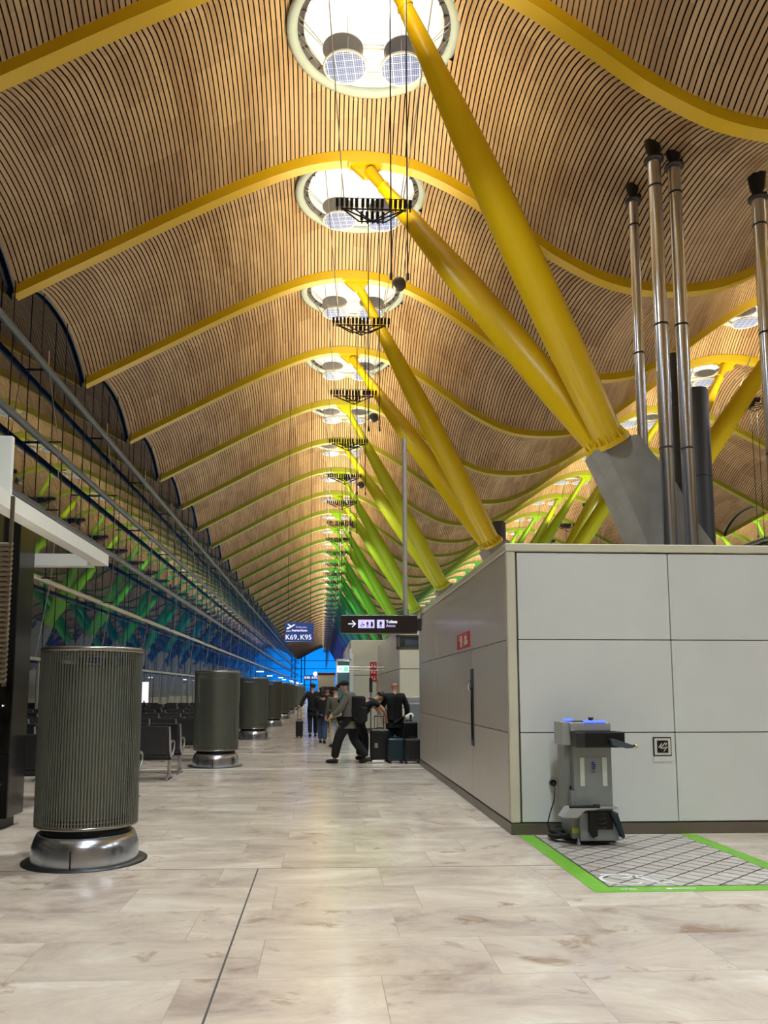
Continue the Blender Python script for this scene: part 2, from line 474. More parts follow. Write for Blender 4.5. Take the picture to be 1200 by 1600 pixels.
def text_mesh(s, size, m, name, parent, loc, rot, align='LEFT', bold=0.0, ext=0.002):
    cu = bpy.data.curves.new('lettering', 'FONT'); cu.body = s; cu.size = size; cu.align_x = align
    cu.extrude = ext; cu.offset = bold
    t = bpy.data.objects.new('lettering', cu); col.objects.link(t)
    bpy.context.view_layer.update()
    dg = bpy.context.evaluated_depsgraph_get()
    me = bpy.data.meshes.new_from_object(t.evaluated_get(dg))
    bpy.data.objects.remove(t)
    me.materials.clear(); me.materials.append(m)
    o = bpy.data.objects.new(name, me); col.objects.link(o)
    o.parent = parent; o.location = loc; o.rotation_euler = rot
    return o
FACE_CAM = (PI / 2, 0, 0)          # lettering on a face that looks towards -Y

# ------------------------------------------------------------------ roof geometry
HALF = [(-11.65, 16.32), (-8.37, 18.10), (-5.3, 19.78), (-3.0, 20.95), (-1.3, 21.68), (0.0, 22.05), (1.55, 22.18), (3.35, 21.92),
        (4.5, 21.45), (6.0, 20.60), (7.65, 19.45), (9.2, 18.35), (11.3, 17.35), (13.5, 17.08)]
XM = 13.5
def prof(x):
    if x > XM: x = 2 * XM - x
    P = HALF
    if x <= P[0][0]:
        return P[0][1] + (x - P[0][0]) * 0.54
    for i in range(len(P) - 1):
        if x <= P[i + 1][0]:
            x0, y0 = P[i]; x1, y1 = P[i + 1]
            m0 = (P[i + 1][1] - P[i - 1][1]) / (P[i + 1][0] - P[i - 1][0]) if i > 0 else (y1 - y0) / (x1 - x0)
            m1 = (P[i + 2][1] - y0) / (P[i + 2][0] - x0) if i + 2 < len(P) else 0.0
            h = x1 - x0; t = (x - x0) / h
            return ((2 * t**3 - 3 * t**2 + 1) * y0 + (t**3 - 2 * t**2 + t) * h * m0 + (-2 * t**3 + 3 * t**2) * y1 + (t**3 - t**2) * h * m1)
    return P[-1][1]
def amp(x):
    if x > XM: x = 2 * XM - x
    if x < 1.55: return 1.55 + 0.75 * max(0, (x + 8) / 9.55) if x > -8 else 1.55
    t = (x - 1.55) / (XM - 1.55)
    return 2.3 - 1.2 * t
def roof(x, y):                 # y measured from the rib at the near side of the bay, 0..9
    t = min(1.0, max(0.0, y / 9.0))
    return prof(x) + 0.2 + amp(x) * (1 - abs(2 * t - 1) ** 2.4)
RIB0, PITCH_Y = 29.4, 9.0
K0, K1 = -5, 41                  # ribs at RIB0 + 9k
XL, XR = -11.65, 38.65
HOLES = [(1.65, 4.5), (25.35, 4.5)]
HR = 2.88

# slat positions by arc length
xs = []
x = XL + 0.1
while x < XR - 0.1:
    xs.append(x)
    s = (prof(x + 0.05) - prof(x - 0.05)) / 0.1
    x += 0.176 / math.sqrt(1 + s * s)
sl = MB()
NSEG = 12
for x in xs:
    s_ = (prof(x + 0.05) - prof(x - 0.05)) / 0.1
    L = math.sqrt(1 + s_ * s_)
    tx, tz = 1 / L, s_ / L
    nx, nz = -s_ / L, 1 / L
    spans = [(0.0, 9.0)]
    for hx, hy in HOLES:
        dx = abs(x - hx)
        if dx < HR:
            w = math.sqrt(HR * HR - dx * dx)
            spans = [(0.0, hy - w), (hy + w, 9.0)]
    for a, b in spans:
        n = max(4, int(round(NSEG * (b - a) / 9.0)))
        vs = []
        for i in range(n + 1):
            y = a + (b - a) * i / n
            z = roof(x, y)
            hw = 0.0655
            A = (x - tx * hw, y, z - tz * hw); B = (x + tx * hw, y, z + tz * hw)
            vs += [(A[0] + nx * 0.035, y, A[2] + nz * 0.035), A, B, (B[0] + nx * 0.035, y, B[2] + nz * 0.035)]
        fs = []
        for i in range(n):
            for k in range(3):
                fs.append((i * 4 + k, i * 4 + k + 1, (i + 1) * 4 + k + 1, (i + 1) * 4 + k))
        sl.add(vs, fs)
# backing board above the slats, hole left for each skylight
bk = MB()
nx_, ny_ = 130, 20
gx = [XL - 0.1 + (XR - XL + 0.2) * i / nx_ for i in range(nx_ + 1)]
gy = [9.0 * j / ny_ for j in range(ny_ + 1)]
V = [(x, y, roof(x, y) + 0.17) for x in gx for y in gy]
Fq = []
for i in range(nx_):
    for j in range(ny_):
        q = (i * (ny_ + 1) + j, i * (ny_ + 1) + j + 1, (i + 1) * (ny_ + 1) + j + 1, (i + 1) * (ny_ + 1) + j)
        if any(all((V[a][0] - hx) ** 2 + (V[a][1] - hy) ** 2 < (HR + 0.05) ** 2 for a in q) for hx, hy in HOLES): continue
        if any(any((V[a][0] - hx) ** 2 + (V[a][1] - hy) ** 2 < 2.72 ** 2 for a in q) for hx, hy in HOLES): continue
        Fq.append(q)
bk.add(V, Fq, True)
me_sl = sl.mesh('ceiling'); me_sl.materials.append(M['wood'])
me_bk = bk.mesh('ceiling_backing'); me_bk.materials.append(M['dark_back'])
for k in range(K0, K1):
    o = bpy.data.objects.new('ceiling', me_sl); col.objects.link(o); o.location = (0, RIB0 + 9 * k, 0); struct(o)
    b_ = bpy.data.objects.new('ceiling_backing', me_bk); col.objects.link(b_); b_.parent = o

# scalloped grey eave edge
YA, YB = RIB0 + 9 * K0, RIB0 + 9 * K1
for nm, X in (('trim_1', XL), ('trim_2', XR)):
    mb = MB()
    for k in range(K0, K1):
        pts = [(X, RIB0 + 9 * k + 9 * i / 14, roof(X, 9 * i / 14) - 0.02) for i in range(15)]
        mb.tube(pts, 0.06, 6)
    struct(mb.build(nm, M['concrete']))

# ------------------------------------------------------------------ floor, walls, glazing
mb = MB(); mb.bbox((-11.9, YA, -0.3), (38.9, YB, 0.0)); struct(mb.build('floor', M['floor']))
mb = MB(); mb.bbox((-300, YA - 60, -5.2), (-11.95, YB + 150, -5.0)); struct(mb.build('ground', mat('apron', (34, 34, 36), 0.9)))
mb = MB(); mb.bbox((-12.2, YA - 0.4, 0), (39.2, YA, 27)); struct(mb.build('wall_back', mat('wall_dark_timber', (150, 132, 108), 0.6)))
XG = XL - 0.12
def facade(name, X, sgn):
    mb = MB(); n = 12
    for k in range(K0, K1):
        for i in range(n):
            y0 = RIB0 + 9 * k + 9 * i / n; y1 = RIB0 + 9 * k + 9 * (i + 1) / n
            z0 = roof(XL, 9 * i / n) + 0.15; z1 = roof(XL, 9 * (i + 1) / n) + 0.15
            mb.quad((X, y0, 0), (X, y1, 0), (X, y1, z1), (X, y0, z0))
    return struct(mb.build(name, M['glass'], raw=True))
facade('window_1', XG, 1)
facade('window_2', XR + 0.12, -1)
mb = MB(); mb.quad((XG, YB, 0), (XR + 0.12, YB, 0), (XR + 0.12, YB, 24.5), (XG, YB, 24.5))
gm = mat('end_glass', (200, 220, 235), 0.1); 
nt = gm.node_tree; nt.nodes.clear()
o_ = nt.nodes.new('ShaderNodeOutputMaterial'); t_ = nt.nodes.new('ShaderNodeBsdfTransparent'); t_.inputs[0].default_value = (0.9, 0.95, 1, 1)
nt.links.new(t_.outputs[0], o_.inputs[0])
end = struct(mb.build('window_3', gm))
mb = MB()
for xx in (-10.2, -8.6, 8, 12, 20, 30): mb.box((xx, YB - 0.2, 10), (0.5, 0.3, 20))
for zz in (4, 8, 12, 16): mb.box((XM, YB - 0.2, zz), (50, 0.2, 0.25))
struct(mb.build('window_frame', M['black'], end))

# façade steelwork: big longitudinal tubes, brackets, rods, each run its own thing
TZ = [14.55, 11.5, 8.7, 5.95]
TN = ['topmost', 'second highest', 'third highest', 'lowest']
for side, X, w in ((-1, XL + 0.42, 'left'), (1, XR - 0.42, 'right')):
    for i, z in enumerate(TZ):
        t = thing('facade_tube', f'blue-grey steel tube running along the {w} glass wall, {TN[i]} of the four', 'steel tube', (X, 0, z), 0, f'tubes along the {w} glass wall')
        mb = MB(); mb.tube([(0, YA, 0), (0, YB, 0)], 0.15 if i < 3 else 0.11, 12); mb.build('tube', M['tube'] if i < 3 else M['rod'], t)
        mb = MB()
        for k in range(K0, 30):
            y = RIB0 + 9 * k + 2.6
            mb.box((side * 0.28, y, 0), (0.5, 0.09, 0.07))
            if i: mb.box((-side * 0.35, y, 0.03), (0.6, 0.05, 0.05))
        mb.build('bracket', M['black'], t)['kind'] = 'stuff'
    # transom near the floor
    mb = MB(); mb.bbox((X - 0.1, YA, 2.72), (X + 0.1, YB, 2.84))
    for k in range(K0 * 3, 90):
        mb.box((X, RIB0 + 3 * k, 1.37), (0.07, 0.07, 2.72))
    struct(mb.build('trim_3' if side < 0 else 'trim_4', M['rod']))
# vertical mullion rods and splayed stay cables
n_r = 0
for k in range(-10, 66):
    y = RIB0 + 3 * k - 0.4
    if y > 190: break
    kk = (y - RIB0) % 9.0
    mb = MB(); mb.tube([(XL + 0.12, y, 2.8), (XL + 0.12, y, roof(XL, kk) - 0.05)], 0.022, 6)
    n_r += 1
    vis = y > 14
    tag(mb.build('glazing_rod', M['black']), 'thin black upright rod of the left glass wall' + (f', {ordn(n_r)} from the near end' if n_r < 50 else ', among the small farthest ones'), 'rod', 'upright rods of the left glass wall')
ns = 0
for k in range(-2, 14):
    y = RIB0 + 9 * k + 2.6; ns += 1
    mb = MB(); X = XL + 0.42
    mb.tube([(X, y, TZ[0] + 0.1), (X + 0.45, y + 0.3, TZ[1]), (X + 0.5, y + 0.35, TZ[2]), (X + 0.4, y + 0.2, TZ[3]), (X, y, 2.8)], 0.016, 5)
    mb.tube([(X, y, TZ[0] + 0.1), (X, y - 0.05, TZ[0] + 0.8)], 0.03, 5)
    tag(mb.build('stay_cable', M['rod']), f'thin pale stay cable bowed inside the left glass wall, {ordn(ns)} from the near end', 'cable', 'stay cables of the left glass wall')

# dark expansion joint let into the marble
mb = MB(); mb.bbox((-0.561, -6, 0.0), (-0.549, 7.34, 0.0015)); mb.bbox((-11.5, 7.335, 0.0), (2.2, 7.343, 0.0012))
struct(mb.build('trim_5', M['gap']))
mb = MB(); mb.bbox((-11.5, 16.3, 0.0), (2.05, 16.36, 0.0012))
mb.bbox((-11.5, 20.2, 0.0), (2.05, 20.25, 0.0012))
struct(mb.build('trim_6', M['white_tape']))

# ------------------------------------------------------------------ roof ribs
def rib_mesh(name):
    mb = MB(); w = 0.24; N = 110
    ring = []
    for i in range(N + 1):
        x = XL + (XR - XL) * i / N
        z = prof(x)
        d = 0.42
        if i == 0 or i == N: d = 0.3
        ring.append([(x, -w, z + d), (x, -w, z), (x, w, z), (x, w, z + d)])
    for i in range(N):
        a, b = ring[i], ring[i + 1]
        for k in range(4):
            mb.add([a[k], a[(k + 1) % 4], b[(k + 1) % 4], b[k]], [(0, 1, 2, 3)])
    mb.add(ring[0], [(0, 1, 2, 3)]); mb.add(ring[-1], [(3, 2, 1, 0)])
    return mb
rib_me = rib_mesh('rib').mesh('roof_rib')
AP = [1.6, 25.4]
for k in range(K0 + 1, K1):
    y = RIB0 + 9 * k
    me = rib_me.copy(); me.materials.append(rib_paint(y))
    o = bpy.data.objects.new('roof_rib', me); col.objects.link(o); o.location = (0, y, 0)
    seen = k + 2
    lab = f'{colour_word(y)} wavy steel roof rib, {ordn(seen)} one in front of the camera' if seen >= 1 else f'yellow wavy steel roof rib overhead at the camera, {["nearer", "farther behind", "farthest behind"][min(2, -seen)]}'
    tag(o, lab, 'roof rib', 'wavy painted ribs of the hall roof')

# ------------------------------------------------------------------ inclined struts and concrete piers
ZB = 9.5
def strut(x_top, y_top, x_base, y_base, y_paint, label):
    top = Vector((x_top, y_top, 22.12)); base = Vector((x_base, y_base, ZB))
    t = thing('roof_strut', label, 'strut', tuple(base), 0, 'leaning struts that carry the roof')
    d = (top - base); L = d.length; u = d / L
    neck = 1.35
    mb = MB(); N = 16; pts = []; rs = []
    for i in range(N + 1):
        s = i / N * (L - neck)
        q = i / N
        r = 0.46 + 0.10 * math.sin(PI * min(1, q * 1.35)) if q < 0.55 else 0.56 - 0.02 - 0.33 * ((q - 0.55) / 0.45) ** 1.25
        pts.append(u * s); rs.append(r)
    mb.tube(pts, rs, 28)
    P = paint(y_paint)
    mb.build('shaft', P, t)
    mb = MB()
    mb.tube([u * (L - neck - 0.02), u * (L - neck + 0.12), u * (L - 0.35)], [0.26, 0.20, 0.24], 16)
    e = d
    mb.prism([(e.x - 0.62, e.z - 0.02), (e.x - 0.42, e.z - 0.22), (e.x - 0.05, e.z - 0.55), (e.x + 0.35, e.z - 0.50), (e.x + 0.50, e.z - 0.22), (e.x + 0.62, e.z - 0.02)], e.y - 0.1, e.y + 0.1)
    mb.box((e.x, e.y, e.z - 0.0), (1.35, 0.5, 0.1))
    mb.build('head_fork', P, t)
    mb = MB()
    mb.tube([-u * 0.08, u * 0.06], [0.62, 0.62], 28)
    a = u.cross(Vector((0, 1, 0))).normalized(); b = u.cross(a)
    for i in range(14):
        an = 2 * PI * i / 14
        c = (a * math.cos(an) + b * math.sin(an))
        mb.tube([c * 0.55 + u * 0.05, c * 0.47 + u * 0.34], [0.05, 0.02], 5)
    mb.build('base_flange', P, t)
    return t

def pier(Y, n):
    t = thing('concrete_pier', f'grey concrete pier with two raised arms, {ordn(n)} from the near end', 'pier', (XM, Y, 0), 0, 'concrete piers down the middle of the hall')
    # outline of one half in (x, z) about the middle line
    L = [(-0.0, 0), (-1.9, 0), (-2.3, 3.2), (-3.62, 6.3), (-4.2, 7.7), (-4.86, 9.12), (-3.72, 9.66), (-2.45, 8.05), (-1.85, 6.9), (-0.9, 5.6), (0.0, 5.2)]
    mb = MB()
    poly = L[:-1] + [(0, 5.2)] + [(-x_, z_) for x_, z_ in L[::-1][1:-1]]
    n_ = len(poly)
    hw = lambda z_: 0.62
    # chamfered slab: outer ring inset at the faces
    cx_ = 0
    def ring(sc, yy):
        return [(p[0] * (1 - (1 - sc) * 0.25), yy, p[1] if p[1] == 0 else p[1] * (1 - (1 - sc) * 0.0)) for p in poly]
    vs = ring(0.75, -0.66) + ring(1.0, -0.5) + ring(1.0, 0.5) + ring(0.75, 0.66)
    fs = []
    for r_ in range(3):
        for i in range(n_):
            fs.append((r_ * n_ + i, r_ * n_ + (i + 1) % n_, (r_ + 1) * n_ + (i + 1) % n_, (r_ + 1) * n_ + i))
    fs.append(tuple(range(n_))); fs.append(tuple(3 * n_ + i for i in range(n_))[::-1])
    mb.add(vs, fs)
    o = mb.build('pier_body', M['concrete'], t)
    # bake triangulation so the concave faces stay clean
    bm = bmesh.new(); bm.from_mesh(o.data); bmesh.ops.triangulate(bm, faces=[f for f in bm.faces if len(f.verts) > 4]); bm.to_mesh(o.data); bm.free()
    return t
nb = 0
for k in range(-1, 19):
    Y = 24.9 + 18 * k
    if Y > 385: break
    nb += 1
    pier(Y, nb)
    for sx, side in ((0, 'left'), (1, 'right')):
        xb = 9.22 if sx == 0 else 2 * XM - 9.22
        for sy, wd in ((-1, 'nearer'), (1, 'farther')):
            strut(AP[sx], Y + sy * 4.5, xb, Y + sy * 0.35, Y, f'{colour_word(Y)} strut leaning to the {side} vault, {wd} of the pair on the {ordn(nb)} pier')

# ------------------------------------------------------------------ skylights
def skylight_proto():
    t = thing('round_skylight', 'x', 'skylight', (0, 0, 23.86))
    mb = MB(); mb.lathe([(2.80, 0.10), (2.96, 0.02), (2.98, -0.06), (2.86, -0.12), (2.66, -0.10), (2.60, 0.02), (2.60, 0.06)], n=64)
    mb.build('rim', M['rim'], t)
    for side in (0, PI):
        mb = MB()
        for i in range(18):
            a0 = side - 0.95 + 1.9 * i / 18; a1 = side - 0.95 + 1.9 * (i + 1) / 18
            P_ = lambda r_, z_, a_: (r_ * math.cos(a_), r_ * math.sin(a_), z_)
            mb.quad(P_(2.62, 0.0, a0), P_(2.62, 0.0, a1), P_(2.40, 0.10, a1), P_(2.40, 0.10, a0))
            if i % 2 == 0: mb.box((2.5 * math.cos(a0), 2.5 * math.sin(a0), 0.03), (0.2, 0.035, 0.06), rz=a0)
        mb.build('dark_band', M['band'], t)
    mb = MB(); mb.lathe([(2.70, 0.06), (2.52, 0.12), (2.40, 0.14), (2.30, 0.9), (2.15, 1.9), (2.0, 2.3)], n=16, smooth=False); mb.build('drum', M['drum'], t)
    mb = MB(); mb.disc((0, 0, 2.3), 2.02, 32); mb.lathe([(2.92, 0.5), (2.92, 2.5)], n=32); mb.disc((0, 0, 2.5), 2.92, 32)
    lens = MB(); lens.disc((0, 0, 2.26), 2.0, 32); lens.build('lens', M['lens'], t)  # emitting disc stands in for lamplight falling on the drum top
    mb.build('roof_housing', M['drum'], t)
    for sx in (-1, 1):
        mb = MB(); mb.disc((0, 0, 0), 0.72, 32, h=0.03); g = mb.build('prismatic_disc', M['bluedisc'], t, loc=(sx * 0.97, 0.15, -1.2))
        mb = MB(); mb.lathe([(0.70, 0.0), (0.76, -0.01), (0.76, 0.05), (0.70, 0.05)], n=32); mb.build('disc_rim', M['white'], g)
        mb = MB(); mb.disc((sx * 1.05, 0.2, -0.50), 0.70, 32, h=0.04); mb.build('grey_reflector', M['greydisc'], t)
    mb = MB()
    for sx in (-1, 1):
        for dy in (-0.45, -0.15, 0.25, 0.6):
            mb.tube([(sx * 2.62, dy - 0.2, 0.05), (sx * 1.72, 0.15 + dy * 0.3, -0.5 if dy < 0 else -1.18)], 0.014, 5)
        mb.box((sx * 2.68, -0.4, 0.0), (0.12, 0.12, 0.14)); mb.box((sx * 2.68, 0.35, 0.0), (0.12, 0.12, 0.14))
    for yy in (-0.05, 0.1, 0.35):
        mb.tube([(-0.35, yy, -0.5 if yy < 0.2 else -1.18), (0.35, yy, -0.5 if yy < 0.2 else -1.18)], 0.022, 5)
    for sx in (-1, 1):
        for yy in (-0.4, 0.6): mb.tube([(sx * 0.9, yy, -1.18), (sx * 0.9, yy, 1.2)], 0.014, 5)
    mb.build('rigging', M['rod'], t)
    return t
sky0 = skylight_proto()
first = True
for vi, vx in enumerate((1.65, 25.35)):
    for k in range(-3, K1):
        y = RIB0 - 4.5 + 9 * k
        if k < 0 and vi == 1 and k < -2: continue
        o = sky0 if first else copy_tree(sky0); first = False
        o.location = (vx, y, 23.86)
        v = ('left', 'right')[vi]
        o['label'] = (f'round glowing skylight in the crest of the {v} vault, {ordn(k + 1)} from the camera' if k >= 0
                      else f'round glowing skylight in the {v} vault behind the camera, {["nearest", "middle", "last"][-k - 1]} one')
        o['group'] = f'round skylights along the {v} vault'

# ------------------------------------------------------------------ hanging racks of spotlights, with their own light
can = MB()
can.rbox((0, 0, 0), (0.11, 0.18, 0.28), 0.02, rx=0.35)
can.box((0, -0.02, -0.24), (0.05, 0.06, 0.12))
can_me = can.mesh('spotlight'); can_me.materials.append(M['black'])
def rack_proto(detail):
    t = thing('spotlight_rack', 'x', 'light fitting', (0, 0, 18.55))
    mb = MB(); tb = 0.028
    for a, b in (((-1.15, 0, -0.22), (1.15, 0, -0.22)), ((-0.5, 0.75, -0.22), (0.5, 0.75, -0.22)), ((-1.1, 0, -0.22), (-0.48, 0.75, -0.22)),
                 ((1.1, 0, -0.22), (0.48, 0.75, -0.22)), ((-0.7, 0, -0.2), (0, 0.75, -0.22)), ((0.7, 0, -0.2), (0, 0.75, -0.22)),
                 ((-1.0, 0, -0.25), (0, 0, -0.7)), ((1.0, 0, -0.25), (0, 0, -0.7)), ((0, 0.7, -0.25), (0, 0, -0.7)),
                 ((-0.55, 0, 0.25), (-0.55, 0, -0.25)), ((0.55, 0, 0.25), (0.55, 0, -0.25)), ((-1.2, 0.02, 0.2), (1.2, 0.02, 0.2))):
        mb.tube([a, b], tb if a[2] < 0.2 else 0.012, 6)
    spots = [(-1.28 + 0.17 * i, 0) for i in range(5)] + [(-0.38 + 0.17 * i, 0.0) for i in range(5)] + [(0.60 + 0.17 * i, 0) for i in range(5)] + [(-0.38 + 0.19 * i, 0.75) for i in range(5)]
    if not detail:
        for sx, sy in spots: mb.box((sx, sy, 0), (0.12, 0.2, 0.28), rx=0.35)
    mb.build('frame', M['black'], t)
    if detail:
        for sx, sy in spots:
            o = bpy.data.objects.new('spotlight', can_me); col.objects.link(o); o.parent = t; o.location = (sx, sy, 0)
    mb = MB(); mb.tube([(-1.05, 0, 0.2), (-1.75, -5.9, 3.95)], 0.02 if detail else 0.03, 5); mb.build('suspension_rope', M['rod'], t)
    mb = MB(); mb.tube([(1.05, 0, 0.2), (1.5, -5.9, 3.85)], 0.02 if detail else 0.03, 5); mb.build('suspension_rope', M['rod'], t)
    for sx in (-0.19, 0.19):
        mb = MB(); mb.tube([(sx, 0, -0.7), (sx, 0, -8.1)], 0.017, 5); mb.tube([(sx, 0, -8.1), (sx, 0, -8.25)], 0.035, 6); mb.build('drop_cable', M['cable'], t)
    up = bpy.data.lights.new('uplight_beam', 'AREA'); up.shape = 'DISK'; up.size = 1.6; up.energy = UP_W; up.color = (1.0, 0.80, 0.44)
    uo = bpy.data.objects.new('uplight_beam', up); col.objects.link(uo); uo.parent = t; uo.location = (0, 0.3, 0.45); uo.rotation_euler = (PI, 0, 0)
    dn = bpy.data.lights.new('downlight_beam', 'SPOT'); dn.spot_size = math.radians(150); dn.spot_blend = 1.0; dn.energy = DOWN_W; dn.color = (0.80, 0.92, 1.0); dn.shadow_soft_size = 0.25
    do = bpy.data.objects.new('downlight_beam', dn); col.objects.link(do); do.parent = t; do.location = (0, 0.35, -0.8)
    return t
rd, rs_ = rack_proto(True), rack_proto(False)
ud, us = False, False
for vi, vx in enumerate((1.72, 25.3)):
    for k in range(-4, 38 if vi == 0 else 30):
        det = (vi == 0 and 0 <= k < 4)
        if det:
            o = rd if not ud else copy_tree(rd); ud = True
        else:
            o = rs_ if not us else copy_tree(rs_); us = True
        o.location = (vx, 26.3 + 9 * k, 18.55 + (0.6 if k == -1 else 0))
        if k < 0:                       # unseen racks behind the camera, boosted as fill for the block's front wall
            for c_ in o.children:
                if c_.type == 'LIGHT' and c_.data.type == 'SPOT':
                    c_.data = c_.data.copy(); c_.data.energy = DOWN_W * 3.45
        v = ('left', 'right')[vi]
        o['label'] = (f'black rack of spotlights hanging under the {v} vault, {ordn(k + 1)} seen from the camera' if k >= 0
                      else f'black rack of spotlights behind the camera, {v} vault, {["nearest", "second", "third", "last"][-k - 1]} one')
        o['group'] = f'spotlight racks under the {v} vault'
# dark balls hung between pairs of cables
for i in range(10):
    y = 34.5 + 18 * i
    mb = MB(); R_ = 0.33
    mb.lathe([(R_ * math.sin(PI * j / 16) + 1e-4, -R_ * math.cos(PI * j / 16)) for j in range(17)], n=28)
    t = thing('hanging_sphere', f'dark grey sphere hanging on two cables, {ordn(i + 1)} from the camera', 'speaker', (3.4, y, 19.95), 0, 'dark spheres hung along the hall')
    mb.build('sphere', mat('sphere_grey', (60, 58, 56), 0.35) if i == 0 else bpy.data.materials['sphere_grey'], t)
    zt = roof(3.4, (y - RIB0) % 9.0) - 19.95
    for sx in (-0.31, 0.31):
        mb = MB(); mb.tube([(sx, 0, -0.2), (sx, 0, zt)], 0.012, 5); mb.build('cable', M['cable'], t)

# ------------------------------------------------------------------ stainless flues and dark ducts
def flue(x, y, zt, r, label):
    t = thing('steel_flue', label, 'pipe', (x, y, 0), 0, 'tall polished steel pipes behind the service block')
    mb = MB(); mb.tube([(0, 0, 0), (0, 0, zt - 0.3)], r, 24); mb.build('pipe', M['steel'], t)
    mb = MB()
    for z in (5.0, 9.0, 13.0, zt - 1.3):
        mb = MB(); mb.lathe([(r, z - 0.03), (r + 0.012, z - 0.03), (r + 0.012, z + 0.03), (r, z + 0.03)], n=24); mb.build('collar', M['darksteel'], t)
    mb = MB(); mb.lathe([(r, zt - 0.42), (r + 0.10, zt - 0.40), (r + 0.10, zt - 0.34), (r * 0.6, zt - 0.3)], n=24); mb.build('top_flange', M['darksteel'], t)
    mb = MB(); mb.lathe([(r * 0.5, zt - 0.36), (r * 0.7, zt - 0.2), (r + 0.02, zt + 0.0), (r + 0.10, zt + 0.6)], n=20); mb.box((0.16, 0.1, zt - 0.18), (0.3, 0.2, 0.16)); mb.build('ceiling_cuff', M['black'], t)
flue(10.78, 25.75, 18.95, 0.17, 'left-hand slim polished steel pipe, lower end behind the concrete pier')
flue(10.62, 23.6, 18.95, 0.21, 'tallest polished steel pipe, middle of the three close together')
flue(11.28, 23.6, 18.75, 0.20, 'polished steel pipe, right-hand one of the three close together')
flue(14.25, 24.0, 18.0, 0.21, 'polished steel pipe standing alone at the right edge of the picture')
for (x, y, r, zt, lab) in ((13.15, 28.2, 0.46, 14.0, 'tall dark grey ventilation duct rising behind the three steel pipes'),
                           (13.25, 26.9, 0.42, 12.2, 'shorter dark blue-grey ventilation duct right of the three steel pipes'),
                           (10.3, 46.0, 0.48, 11.4, 'dark grey duct top peeping over the corner of the service block')):
    t = thing('ventilation_duct', lab, 'duct', (x, y, 0), 0, 'dark ventilation ducts')
    mb = MB(); mb.lathe([(r, 0), (r, zt - 0.1), (r - 0.04, zt), (0.01, zt)], n=28); mb.build('duct_shell', M['duct'], t)
    mb = MB()
    for z in range(3, int(zt), 3): mb.lathe([(r, z - 0.03), (r + 0.02, z), (r, z + 0.03)], n=28)
    mb.build('seam', M['darksteel'], t)

# ------------------------------------------------------------------ service block on the right
BX, BY, BYE, BXE, BH = 2.07, 8.85, 17.05, 8.4, 3.22
blk = thing('service_block', 'white panelled free-standing service block on the right', 'building block', (0, 0, 0))
mb = MB(); mb.bbox((BX + 0.03, BY + 0.03, 0.0), (BXE, BYE - 0.02, BH - 0.02)); mb.build('core', M['gap'], blk)
def rp(a, b, m, nm='wall_panel', bev=0.004):
    mb = MB(); mb.rbox([(a[i] + b[i]) / 2 for i in range(3)], [abs(b[i] - a[i]) for i in range(3)], bev, seg=1)
    return mb.build(nm, m, blk)
g = 0.005
front_x = [2.19, 3.935, 5.68, 7.42, BXE]; zz = [0.13, 1.10, 2.13, 3.12]
for i in range(4):
    for j in range(3):
        rp((front_x[i] + g, BY, zz[j] + g), (front_x[i + 1] - g, BY + 0.04, zz[j + 1] - g), M['panel'])
rp((BX, BY - 0.01, 0.13), (2.175, BY + 0.06, 3.13), M['cream'], 'corner_post', 0.012)
side_y = [8.93, 11.05, 14.42, 17.03]
for i in range(3):
    for j in range(3):
        if j == 0 and i == 1:
            rp((BX, side_y[1] + g, zz[0] + g), (BX + 0.04, 13.03 - g, zz[1] - g), M['sidepanel'])
            rp((BX, 13.03 + g, zz[0] + g), (BX + 0.04, side_y[2] - g, zz[1] - g), M['sidepanel'])
        elif i == 0 or (i == 1 and j):
            # seams run on without a visible upright in the near panels
            rp((BX, side_y[i] + (g if i == 0 and j == 0 else 0.0), zz[j] + g), (BX + 0.04, side_y[i + 1] - (g if i else 0.0), zz[j + 1] - g), M['sidepanel'])
        else:
            rp((BX, side_y[i] + g, zz[j] + g), (BX + 0.04, side_y[i + 1] - g, zz[j + 1] - g), M['sidepanel'])
rp((BX - 0.01, BY - 0.02, 3.13), (BXE, BYE, BH), M['cream'], 'cornice', 0.01)
rp((BX + 0.0, BY + 0.0, 0.0), (BXE, BYE, 0.12), M['skirt'], 'skirting', 0.004)
# recessed door pull in the side wall
t = thing('door_pull', 'tall narrow blue-grey recessed pull plate in the grey side wall', 'handle', (BX - 0.004, 11.0, 1.335))
mb = MB(); mb.rbox((0, 0, 0), (0.012, 0.19, 1.05), 0.004, seg=1); mb.build('plate', mat('pull_plate', (84, 92, 112), 0.3, 0.7), t)
mb = MB(); mb.rbox((-0.008, 0, -0.08), (0.008, 0.10, 0.72), 0.003, seg=1); mb.build('recess', M['gloss_black'], t)
mb = MB(); mb.tube([(-0.03, 0.02, 0.24), (-0.05, 0.0, 0.3), (-0.03, -0.02, 0.36)], 0.014, 8); mb.build('lever', M['steel'], t)
